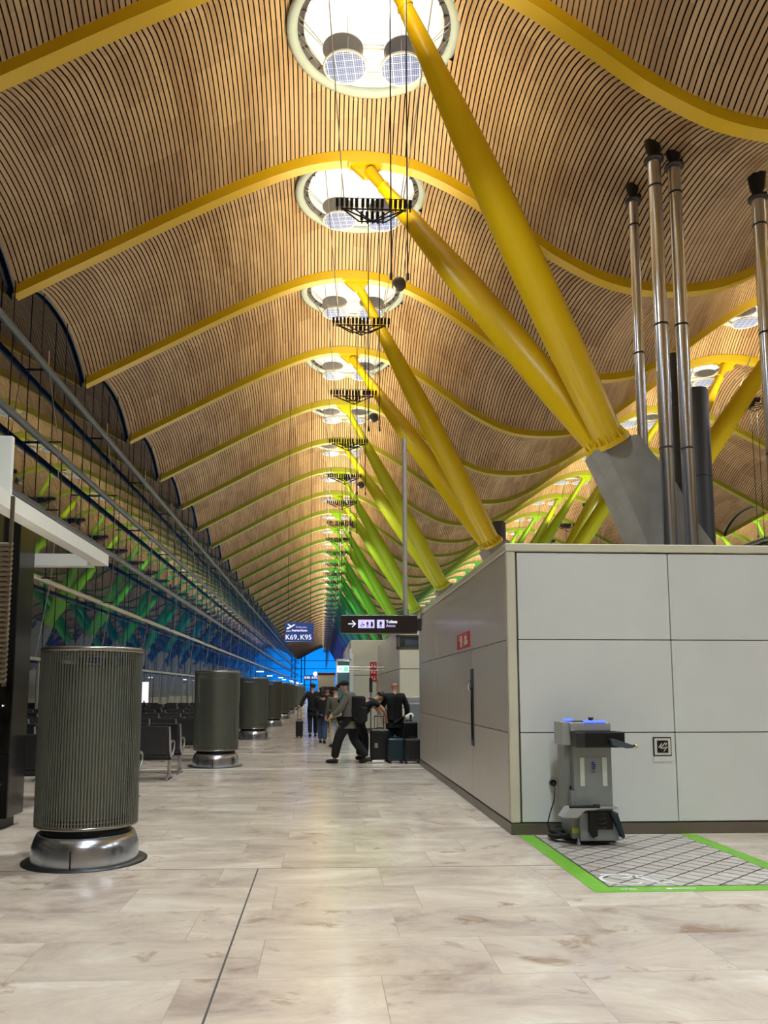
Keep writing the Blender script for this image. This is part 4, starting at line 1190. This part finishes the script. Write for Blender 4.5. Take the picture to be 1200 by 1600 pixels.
mb = MB(); mb.tube([(0.2, 0, 0.06), (1.42, 0, 0.06)], 0.018, 6); mb.tube([(0.2, 0, -0.04), (1.42, 0, -0.04)], 0.018, 6); mb.build('arm', M['steel2'], t)
# kiosk in mid-hall with red top
t = thing('aisle_kiosk', 'small cream kiosk with a dark red top far down the aisle', 'kiosk', (0.25, 46, 0))
mb = MB(); mb.rbox((0, 0, 1.2), (0.95, 1.6, 2.4), 0.02); mb.build('body', M['cream'], t)
mb = MB(); mb.rbox((0, 0, 2.46), (1.02, 1.7, 0.14), 0.02); mb.build('red_top', M['brick_red'], t)
mb = MB(); mb.bbox((-0.3, -0.83, 0.5), (0.42, -0.80, 1.75)); mb.build('screen', M['darksteel'], t)
t = thing('flag_sign', 'small dark blue gate sign with a white round clock in the far aisle', 'sign', (-0.66, 47, 0))
mb = MB(); mb.rbox((0, 0, 2.28), (0.80, 0.08, 0.30), 0.01); mb.build('board', M['signblue'], t)
text_mesh('K90', 0.2, M['lit_white'], 'lettering', t, (-0.36, -0.05, 2.21), FACE_CAM, bold=0.003)
text_mesh('K93', 0.2, M['lit_white'], 'lettering', t, (0.06, -0.05, 2.21), FACE_CAM, bold=0.003)
mb = MB(); mb.tube([(0.27, -0.06, 2.5), (0.27, 0.02, 2.5)], 0.13, 20); mb.build('clock', M['lit_white'], t)
mb = MB(); mb.tube([(0.0, 0, 0), (0.0, 0, 2.2)], 0.03, 8); mb.build('post', M['darksteel'], t)
# slim grey upright monitor post behind the bending man
t = thing('info_totem', 'slim dark oval panel on a thin post before the pale wall', 'totem', (1.80, 29.6, 0))
mb = MB(); mb.rbox((0, 0, 1.75), (0.12, 0.04, 0.55), 0.018); mb.build('panel', M['darksteel'], t)
mb = MB(); mb.tube([(0, 0, 0), (0, 0, 1.5)], 0.018, 8); mb.lathe([(0.14, 0), (0.14, 0.015), (0.02, 0.03)], n=16); mb.build('post', M['darksteel'], t)
# drinking fountain / machine behind the bald man
t = thing('vending_unit', 'grey unit with a dark striped label beyond the white block corner', 'machine', (2.34, 20.2, 0))
mb = MB(); mb.rbox((0, 0, 0.62), (0.5, 0.5, 1.24), 0.02); mb.build('body', M['machine'], t)
mb = MB(); mb.rbox((0, -0.02, 1.33), (0.5, 0.4, 0.14), 0.02); mb.build('top', M['machine_lt'], t)
# hanging linear lamps far left
for i in range(9):
    y = 60 + 15 * i + (i % 2) * 4
    t = thing('pendant_lamp', f'small bright white lamp on a post beyond the waiting benches, {ordn(i + 1)} from the camera', 'lamp', (-5.4 if i % 2 else -4.9, y, 0), 0, 'bright lamps over the waiting area')
    mb = MB(); mb.tube([(0, 0, 0), (0, 0, 2.85), (0.25, 0, 2.95)], 0.03, 8); mb.build('post', M['darksteel'], t)
    mb = MB(); mb.rbox((0.30, 0, 2.93), (0.50, 0.30, 0.05), 0.015); mb.build('lamp_head', M['lamp'], t)

# ------------------------------------------------------------------ people
def skin_mesh(name, verts, edges, radii, m, parent, root=0, sub=1):
    me = bpy.data.meshes.new(name); me.from_pydata([tuple(v) for v in verts], edges, []); me.update()
    o = bpy.data.objects.new(name, me); col.objects.link(o)
    md = o.modifiers.new('skin', 'SKIN'); md.use_smooth_shade = True
    sv = me.skin_vertices[0].data
    for i, r in enumerate(radii):
        sv[i].radius = r if isinstance(r, tuple) else (r, r); sv[i].use_root = (i == root)
    sb = o.modifiers.new('sub', 'SUBSURF'); sb.levels = sub; sb.render_levels = sub
    bpy.context.view_layer.update()
    ev = o.evaluated_get(bpy.context.evaluated_depsgraph_get())
    nm = bpy.data.meshes.new_from_object(ev)
    bpy.data.objects.remove(o); 
    nm.materials.clear(); nm.materials.append(m)
    for p in nm.polygons: p.use_smooth = True
    ob = bpy.data.objects.new(name, nm); col.objects.link(ob); ob.parent = parent
    return ob

class G:
    def __init__(s): s.v = []; s.e = []; s.r = []
    def add(s, p, r, to=None):
        s.v.append(Vector(p)); s.r.append(r)
        i = len(s.v) - 1
        if to is not None: s.e.append((to, i))
        return i
def human(P, label, loc, rz, top, legs, shoes, hair='hair', sleeves=True, hgt=1.75, beard=False, bald=False, extra=None, topr=1.0, legr=1.0, toplen=0.07):
    """P: joints in metres for a 1.75 m person, x to the figure's right, y the way it faces"""
    t = thing('person', label, 'person', loc, rz, None)
    k = hgt / 1.75
    J = {n: Vector(p) * k for n, p in P.items()}
    g = G()
    pel = g.add(J['pelvis'], (0.145 * k, 0.10 * k))
    mid = (J['pelvis'] + J['chest']) / 2
    w = g.add(mid, (0.135 * k, 0.095 * k), pel)
    ch = g.add(J['chest'], (0.155 * k, 0.11 * k), w)
    nk = g.add(J['neck'], 0.06 * k, ch)
    hd = (J['head'] - J['neck']); hu = hd.normalized()
    fw = (J.get('look', J['head'] + Vector((0, 0.1, 0))) - J['head']); fw = (fw - hu * fw.dot(hu)).normalized()
    sd = fw.cross(hu)
    c1 = g.add(J['neck'] + hd * 0.45, 0.055 * k, nk)
    c2 = g.add(J['head'] + fw * 0.008, (0.084 * k, 0.098 * k), c1)
    c3 = g.add(J['head'] + hu * 0.075 * k - fw * 0.005, (0.076 * k, 0.090 * k), c2)
    hands = []
    for s, sg in (('l', -1), ('r', 1)):
        sh = g.add(J['sh_' + s], 0.062 * k, ch)
        el = g.add(J['el_' + s], 0.043 * k, sh)
        wr = g.add(J['wr_' + s], 0.029 * k, el)
        d = (J['wr_' + s] - J['el_' + s]).normalized()
        a = d.cross(Vector((0, 0, 1)))
        if a.length < 0.2: a = Vector((0, 1, 0))
        a.normalize(); b_ = d.cross(a).normalized()
        pm = g.add(J['wr_' + s] + d * 0.055 * k, (0.036 * k, 0.02 * k), wr)
        pe = J['wr_' + s] + d * 0.09 * k
        for q, (off, ln) in enumerate(((-0.028, 0.062), (-0.0095, 0.072), (0.0095, 0.068), (0.028, 0.052))):
            f1 = g.add(pe + a * off * k, 0.0095 * k, pm)
            f2 = g.add(pe + a * off * k * 1.05 + d * ln * 0.5 * k + b_ * 0.008 * k, 0.0088 * k, f1)
            g.add(pe + a * off * k * 1.05 + d * ln * 0.85 * k + b_ * 0.026 * k, 0.0078 * k, f2)
        th = g.add(J['wr_' + s] + d * 0.03 * k - a * 0.034 * k, 0.012 * k, pm)
        g.add(J['wr_' + s] + d * 0.065 * k - a * 0.056 * k + b_ * 0.01 * k, 0.0095 * k, th)
    for s in 'lr':
        hp = g.add(J['hip_' + s], 0.09 * k, pel)
        m_ = g.add((J['hip_' + s] * 0.55 + J['kn_' + s] * 0.45), 0.078 * k, hp)
        kn = g.add(J['kn_' + s], 0.056 * k, m_)
        cf = g.add(J['kn_' + s] * 0.68 + J['an_' + s] * 0.32, 0.056 * k, kn)
        an = g.add(J['an_' + s], 0.037 * k, cf)
        g.add(J['toe_' + s] * 0.8 + J['an_' + s] * 0.2 - Vector((0, 0, 0.03 * k)), 0.03 * k, an)
    body = skin_mesh('body', g.v, g.e, g.r, M['skin'], t)
    # features of the face
    mb = MB(); hc = J['head']
    mb.tube([hc + fw * 0.082 * k + hu * 0.015 * k, hc + fw * 0.105 * k - hu * 0.018 * k], [0.008 * k, 0.014 * k], 8); mb.build('nose', M['skin'], t)
    for s in (-1, 1):
        mb = MB(); mb.lathe([(0.001, -0.012 * k), (0.010 * k, 0), (0.001, 0.012 * k)], c=tuple(hc + fw * 0.078 * k + sd * s * 0.03 * k + hu * 0.02 * k), n=8); mb.build('eye', M['black'], t)
        mb = MB(); mb.tube([hc + sd * s * 0.078 * k - hu * 0.028 * k, hc + sd * s * 0.086 * k + hu * 0.02 * k], [0.010 * k, 0.017 * k], 8); mb.build('ear', M['skin'], t)
    mb = MB(); mb.tube([hc + fw * 0.083 * k - hu * 0.045 * k - sd * 0.02 * k, hc + fw * 0.086 * k - hu * 0.045 * k + sd * 0.02 * k], 0.006 * k, 6); mb.build('mouth', mat('lips', (150, 86, 78), 0.5) if 'lips' not in bpy.data.materials else bpy.data.materials['lips'], t)
    # clothes
    g = G(); m1 = M[top]
    pel = g.add(J['pelvis'] - Vector((0, 0, toplen)), (0.175 * k * topr, 0.14 * k * topr))
    g.add(J['pelvis'] - Vector((0, 0, toplen + 0.035)), (0.175 * k * topr, 0.15 * k * topr), pel)
    w = g.add(mid, (0.165 * k * topr, 0.13 * k * topr), pel)
    ch = g.add(J['chest'], (0.185 * k * topr, 0.14 * k * topr), w)
    g.add(J['chest'] * 0.35 + J['neck'] * 0.65, 0.088 * k, ch)
    for s in 'lr':
        sh = g.add(J['sh_' + s], 0.082 * k * topr, ch)
        el = g.add(J['el_' + s], 0.062 * k * topr, sh) if sleeves else g.add(J['sh_' + s] * 0.4 + J['el_' + s] * 0.6, 0.07 * k, sh)
        if sleeves: g.add(J['wr_' + s] * 0.97 + J['el_' + s] * 0.03, 0.047 * k * topr, el)
    skin_mesh('jacket' if sleeves else 'shirt', g.v, g.e, g.r, m1, t)
    g = G()
    pel = g.add(J['pelvis'] + Vector((0, 0, 0.08)), (0.160 * k * legr, 0.125 * k * legr))
    for s in 'lr':
        hp = g.add(J['hip_' + s], 0.108 * k * legr, pel)
        m_ = g.add((J['hip_' + s] * 0.5 + J['kn_' + s] * 0.5), 0.100 * k * legr, hp)
        kn = g.add(J['kn_' + s], 0.082 * k * legr, m_)
        cf = g.add(J['kn_' + s] * 0.55 + J['an_' + s] * 0.45, 0.078 * k * legr, kn)
        g.add(J['an_' + s] + Vector((0, 0, 0.01)), 0.068 * k * legr, cf)
    skin_mesh('trousers', g.v, g.e, g.r, M[legs], t)
    for s in 'lr':
        a, b_ = J['an_' + s], J['toe_' + s]
        mb = MB(); h = Vector((0, 0, 1)); dd = (b_ - a); dd.z = 0; dd.normalize()
        z0 = min(a.z, b_.z + 0.05) - 0.04
        mb.tube([a - dd * 0.075 * k - h * 0.045 * k, a - dd * 0.02 * k - h * 0.035 * k, (a + b_) / 2 - h * 0.022 * k + dd * 0.01, b_ + h * 0.004 * k, b_ + dd * 0.05 * k - h * 0.002],
                [0.034 * k, 0.048 * k, 0.045 * k, 0.04 * k, 0.022 * k], 12)
        mb.build('shoe', M[shoes], t)
    if not bald:
        mb = MB(); hm = J['head'] + hu * 0.035 * k - fw * 0.016 * k
        ax = [sd, fw, hu]
        vs = []; n1, n2 = 8, 18
        for i in range(n1 + 1):
            for j in range(n2):
                ph_ = 2 * PI * j / n2
                th_ = PI * (0.62 if hair == 'cap' or math.sin(ph_) > -0.2 else 0.80) * i / n1
                p = hm + sd * (0.094 * k * math.sin(th_) * math.cos(ph_)) + fw * (0.104 * k * math.sin(th_) * math.sin(ph_)) + hu * (0.090 * k * math.cos(th_))
                if math.sin(ph_) > 0.3 and th_ > 1.35: p = p + hu * 0.03 * k
                vs.append(p)
        fs = [(i * n2 + j, i * n2 + (j + 1) % n2, (i + 1) * n2 + (j + 1) % n2, (i + 1) * n2 + j) for i in range(n1) for j in range(n2)]
        mb.add(vs, fs, True)
        if hair == 'cap': mb.prism([(0, 0), (0, 0), (0, 0)], 0, 0)
        mb.build('cap' if hair == 'cap' else 'hair', M['cloth_black'] if hair == 'cap' else M['hair'], t)
        if hair == 'cap':
            mb = MB(); c = hm + fw * 0.10 * k + hu * 0.015 * k
            mb.tube([c, c + fw * 0.07 * k - hu * 0.012 * k], [0.06 * k, 0.03 * k], 10, up=tuple(hu)); 
            mb.build('cap_peak', M['cloth_black'], t)
        if hair == 'long':
            mb = MB(); mb.tube([hm - fw * 0.04 * k, hm - fw * 0.075 * k - hu * 0.12 * k, hm - fw * 0.08 * k - hu * 0.26 * k], [0.085 * k, 0.085 * k, 0.05 * k], 12); mb.build('long_hair', M['hair'], t)
    return t, J

def backpack(t, J, m='cloth_black', s=1.0, off=(0, -0.2, 0)):
    c = (J['chest'] * 0.62 + J['pelvis'] * 0.38) + Vector(off)
    mb = MB(); mb.rbox(c, (0.32 * s, 0.20 * s, 0.50 * s), 0.06, seg=3); mb.rbox(c + Vector((0, -0.1, -0.08)) * s, (0.24 * s, 0.08 * s, 0.26 * s), 0.03)
    for sx in (-0.12, 0.12):
        mb.tube([c + Vector((sx, 0.08, 0.22 * s)), J['chest'] + Vector((sx, 0.0, 0.16)), J['chest'] + Vector((sx * 1.2, 0.16, 0.02)), c + Vector((sx * 1.1, 0.12, -0.16))], 0.022, 8)
    b = mb.build('backpack', M[m]); 
    b.location = t.location; b.rotation_euler = t.rotation_euler
    return b

def stand(dl=(0, 0), dr=(0, 0), arms=None, lean=0.0):
    P = dict(pelvis=(0, 0, 0.94), chest=(0, 0.02 + lean, 1.30), neck=(0, 0.01 + lean * 1.2, 1.48), head=(0, 0.04 + lean * 1.3, 1.625), look=(0, 0.4, 1.60),
             sh_l=(-0.185, 0 + lean, 1.40), sh_r=(0.185, 0 + lean, 1.40), el_l=(-0.25, -0.02, 1.13), el_r=(0.25, -0.02, 1.13), wr_l=(-0.25, 0.10, 0.90), wr_r=(0.25, 0.10, 0.90),
             hip_l=(-0.09, 0, 0.90), hip_r=(0.09, 0, 0.90), kn_l=(-0.10, 0.03, 0.50), kn_r=(0.10, 0.03, 0.50), an_l=(-0.10, 0, 0.09), an_r=(0.10, 0, 0.09),
             toe_l=(-0.12, 0.14, 0.035), toe_r=(0.12, 0.14, 0.035))
    if arms: P.update(arms)
    return P
# 1 man in grey jacket and cap, striding towards the right, seen from behind his left
P1 = stand()
P1.update(kn_l=(-0.10, 0.22, 0.50), an_l=(-0.10, 0.30, 0.09), toe_l=(-0.10, 0.44, 0.035), kn_r=(0.10, -0.06, 0.49), an_r=(0.10, -0.36, 0.12), toe_r=(0.10, -0.23, 0.04),
          chest=(0, 0.05, 1.29), neck=(0, 0.09, 1.46), head=(0, 0.13, 1.60), look=(0, 0.5, 1.50), el_l=(-0.25, 0.10, 1.13), wr_l=(-0.24, 0.30, 0.98), el_r=(0.26, -0.08, 1.12), wr_r=(0.25, -0.05, 0.88), pelvis=(0, 0, 0.91))
t1, J1 = human(P1, 'person in a grey jacket and dark cap striding across the aisle with a black backpack', (0.60, 17.5, 0), math.radians(68), 'cloth_grey', 'cloth_black', 'rubber', hair='cap', hgt=1.80, topr=1.15, legr=1.32, toplen=0.0)
tag(backpack(t1, J1, s=1.2, off=(0.05, -0.22, -0.04)), 'black backpack on the back of the person in the grey jacket', 'backpack')
# 2 bending person over a suitcase
P2 = stand()
P2.update(pelvis=(0, -0.12, 0.92), chest=(0, 0.14, 1.20), neck=(0, 0.28, 1.31), head=(0, 0.40, 1.36), look=(0, 0.62, 1.05), sh_l=(-0.18, 0.20, 1.26), sh_r=(0.18, 0.20, 1.26),
          el_l=(-0.20, 0.40, 1.08), el_r=(0.20, 0.42, 1.08), wr_l=(-0.12, 0.46, 0.90), wr_r=(0.12, 0.48, 0.92), hip_l=(-0.09, -0.12, 0.88), hip_r=(0.09, -0.12, 0.88), an_l=(-0.12, -0.05, 0.09), an_r=(0.12, 0.02, 0.09), kn_l=(-0.11, -0.04, 0.50), kn_r=(0.11, 0.03, 0.50), toe_l=(-0.13, 0.09, 0.035), toe_r=(0.13, 0.16, 0.035))
t2, J2 = human(P2, 'person in a black T-shirt bending forward over an upright black suitcase', (0.92, 18.15, 0), math.radians(-78), 'cloth_black', 'cloth_black', 'rubber', sleeves=False, legr=1.1, hgt=1.82)
# 3 bald man from behind
P3 = stand(arms=dict(el_l=(-0.29, -0.02, 1.15), wr_l=(-0.20, 0.20, 1.05), el_r=(0.29, -0.03, 1.13), wr_r=(0.27, 0.10, 0.93)))
t3, J3 = human(P3, 'bald person in black seen from behind beside the two dark suitcases', (1.66, 18.35, 0), math.radians(-4), 'cloth_black', 'cloth_black', 'rubber', bald=True, hgt=1.78, topr=1.1, legr=1.2, toplen=0.06)
# 4 woman in jeans
P4 = stand(arms=dict(el_r=(0.27, 0.04, 1.15), wr_r=(0.22, 0.24, 1.06), el_l=(-0.24, 0.05, 1.15), wr_l=(-0.12, 0.24, 1.1)))
P4.update(kn_l=(-0.09, 0.10, 0.50), an_l=(-0.08, 0.16, 0.09), toe_l=(-0.08, 0.30, 0.035), kn_r=(0.09, -0.02, 0.50), an_r=(0.08, -0.16, 0.10), toe_r=(0.08, -0.03, 0.035))
t4, J4 = human(P4, 'person with long hair, black jacket and blue jeans walking away down the aisle', (0.02, 24.0, 0), math.radians(-6), 'cloth_black', 'jeans', 'rubber', hair='long', hgt=1.66, legr=1.05)
mb = MB(); mb.rbox((0, 0, 0), (0.34, 0.16, 0.36), 0.07, seg=3); hb = mb.build('handbag', M['cloth_charcoal']); hb.location = (0.42, 24.0, 0.78)
mb = MB(); mb.tube([(-0.12, 0, 0.15), (-0.17, 0, 0.30), (-0.16, 0.02, 0.55)], 0.012, 6); mb.tube([(-0.05, 0, 0.15), (-0.13, 0, 0.42), (-0.16, 0.02, 0.55)], 0.012, 6); mb.build('strap', M['cloth_black'], hb)
tag(hb, 'dark round-cornered bag hanging at the right side of the person in jeans', 'bag')
# 5 man in black pulling a suitcase
P5 = stand(arms=dict(el_l=(-0.33, -0.12, 1.18), wr_l=(-0.40, -0.22, 0.96), el_r=(0.26, 0.0, 1.14), wr_r=(0.24, 0.2, 1.0)))
P5.update(kn_l=(-0.09, -0.02, 0.50), an_l=(-0.09, -0.22, 0.12), toe_l=(-0.09, -0.09, 0.04), kn_r=(0.09, 0.12, 0.50), an_r=(0.09, 0.18, 0.09), toe_r=(0.09, 0.32, 0.035))
t5, J5 = human(P5, 'person in black walking away and pulling a small suitcase at the left', (-0.30, 27.1, 0), math.radians(2), 'cloth_black', 'cloth_black', 'rubber', hgt=1.80, topr=1.05)
# 6 person in olive top and cream trousers
P6 = stand()
t6, J6 = human(P6, 'person in an olive top and cream trousers partly behind the grey jacket', (0.38, 22.4, 0), math.radians(15), 'cloth_olive', 'cloth_cream', 'rubber', hair='cap', hgt=1.66)
# 7, 8 small people farther on
t7, J7 = human(stand(), 'person in dark clothes standing farther off beyond the olive top', (0.22, 30.2, 0), math.radians(160), 'cloth_charcoal', 'cloth_black', 'rubber', hgt=1.68)
t8, J8 = human(stand(), 'distant person in a cream top beside the small kiosk', (-0.05, 38.5, 0), math.radians(190), 'cloth_cream', 'cloth_black', 'rubber', hgt=1.70)

# ------------------------------------------------------------------ luggage
def suitcase(loc, rz, w_, d_, h_, m, lab, handle=0.0):
    t = thing('suitcase', lab, 'suitcase', loc, rz, None)
    mb = MB(); mb.rbox((0, 0, 0.05 + h_ / 2), (w_, d_, h_), 0.045, seg=3); mb.build('shell', M[m], t)
    mb = MB()
    for i in range(6): mb.box((-w_ * 0.38 + w_ * 0.152 * i, -d_ / 2 - 0.002, 0.05 + h_ / 2), (0.012, 0.008, h_ * 0.8))
    mb.build('rib', M[m], t)
    for sx in (-1, 1):
        for sy in (-1, 1):
            mb = MB(); x_, y_ = sx * (w_ / 2 - 0.05), sy * (d_ / 2 - 0.04)
            mb.tube([(x_ - 0.02, y_, 0.027), (x_ + 0.02, y_, 0.027)], 0.027, 12); mb.box((x_, y_, 0.055), (0.03, 0.03, 0.03)); mb.build('wheel', M['rubber'], t)
    if handle:
        mb = MB(); z = 0.05 + h_
        for sx in (-1, 1): mb.tube([(sx * w_ * 0.25, d_ / 2 - 0.05, z - 0.03), (sx * w_ * 0.25, d_ / 2 - 0.05, z + handle)], 0.009, 8)
        mb.tube([(-w_ * 0.27, d_ / 2 - 0.05, z + handle), (w_ * 0.27, d_ / 2 - 0.05, z + handle)], 0.016, 8); mb.build('pull_handle', M['darksteel'], t)
    mb = MB(); z = 0.05 + h_; mb.tube([(-0.07, 0, z - 0.01), (-0.06, 0, z + 0.025), (0.06, 0, z + 0.025), (0.07, 0, z - 0.01)], 0.012, 8); mb.build('grip', M['rubber'], t)
    return t
suitcase((1.60, 17.55, 0), 0.05, 0.36, 0.25, 0.48, 'case_teal', 'dark teal cabin suitcase, left of the pair standing together')
suitcase((1.95, 17.45, 0), -0.03, 0.36, 0.26, 0.48, 'case_black', 'blue-black cabin suitcase, right of the pair, by the wall corner')
suitcase((1.96, 18.05, 0), 0.1, 0.34, 0.28, 0.82, 'case_black', 'tall black suitcase behind the cabin pair, with white bag on top', 0.0)
mb = MB(); mb.rbox((0, 0, 0), (0.20, 0.18, 0.13), 0.05, seg=3, ry=-0.5); wb = mb.build('white_bag', M['cloth_white']); wb.location = (1.96, 18.05, 0.975)
mb = MB(); mb.box((0.02, -0.1, 0.0), (0.05, 0.01, 0.09)); mb.build('dark_print', M['black'], wb)
tag(wb, 'crumpled white bag lying on top of the tall black suitcase', 'bag')
st = suitcase((1.28, 17.9, 0), 0.04, 0.42, 0.28, 0.66, 'case_black', 'black suitcase with grey tag under the bending person', 0.28)
mb = MB(); mb.rbox((-0.09, -0.15, 0.36), (0.07, 0.012, 0.10), 0.005); mb.build('luggage_tag', M['tag'], st)
suitcase((-0.74, 26.85, 0), 0.0, 0.24, 0.30, 0.52, 'case_black', 'small black trolley suitcase pulled along at the left', 0.42)
mb = MB(); mb.rbox((0, 0, 0.03), (0.26, 0.14, 0.05), 0.02); pb = mb.build('paper_bundle', M['cloth_white']); pb.location = (1.22, 17.55, 0.0)
tag(pb, 'small white crumpled bundle on the floor before the black suitcase', 'bundle')
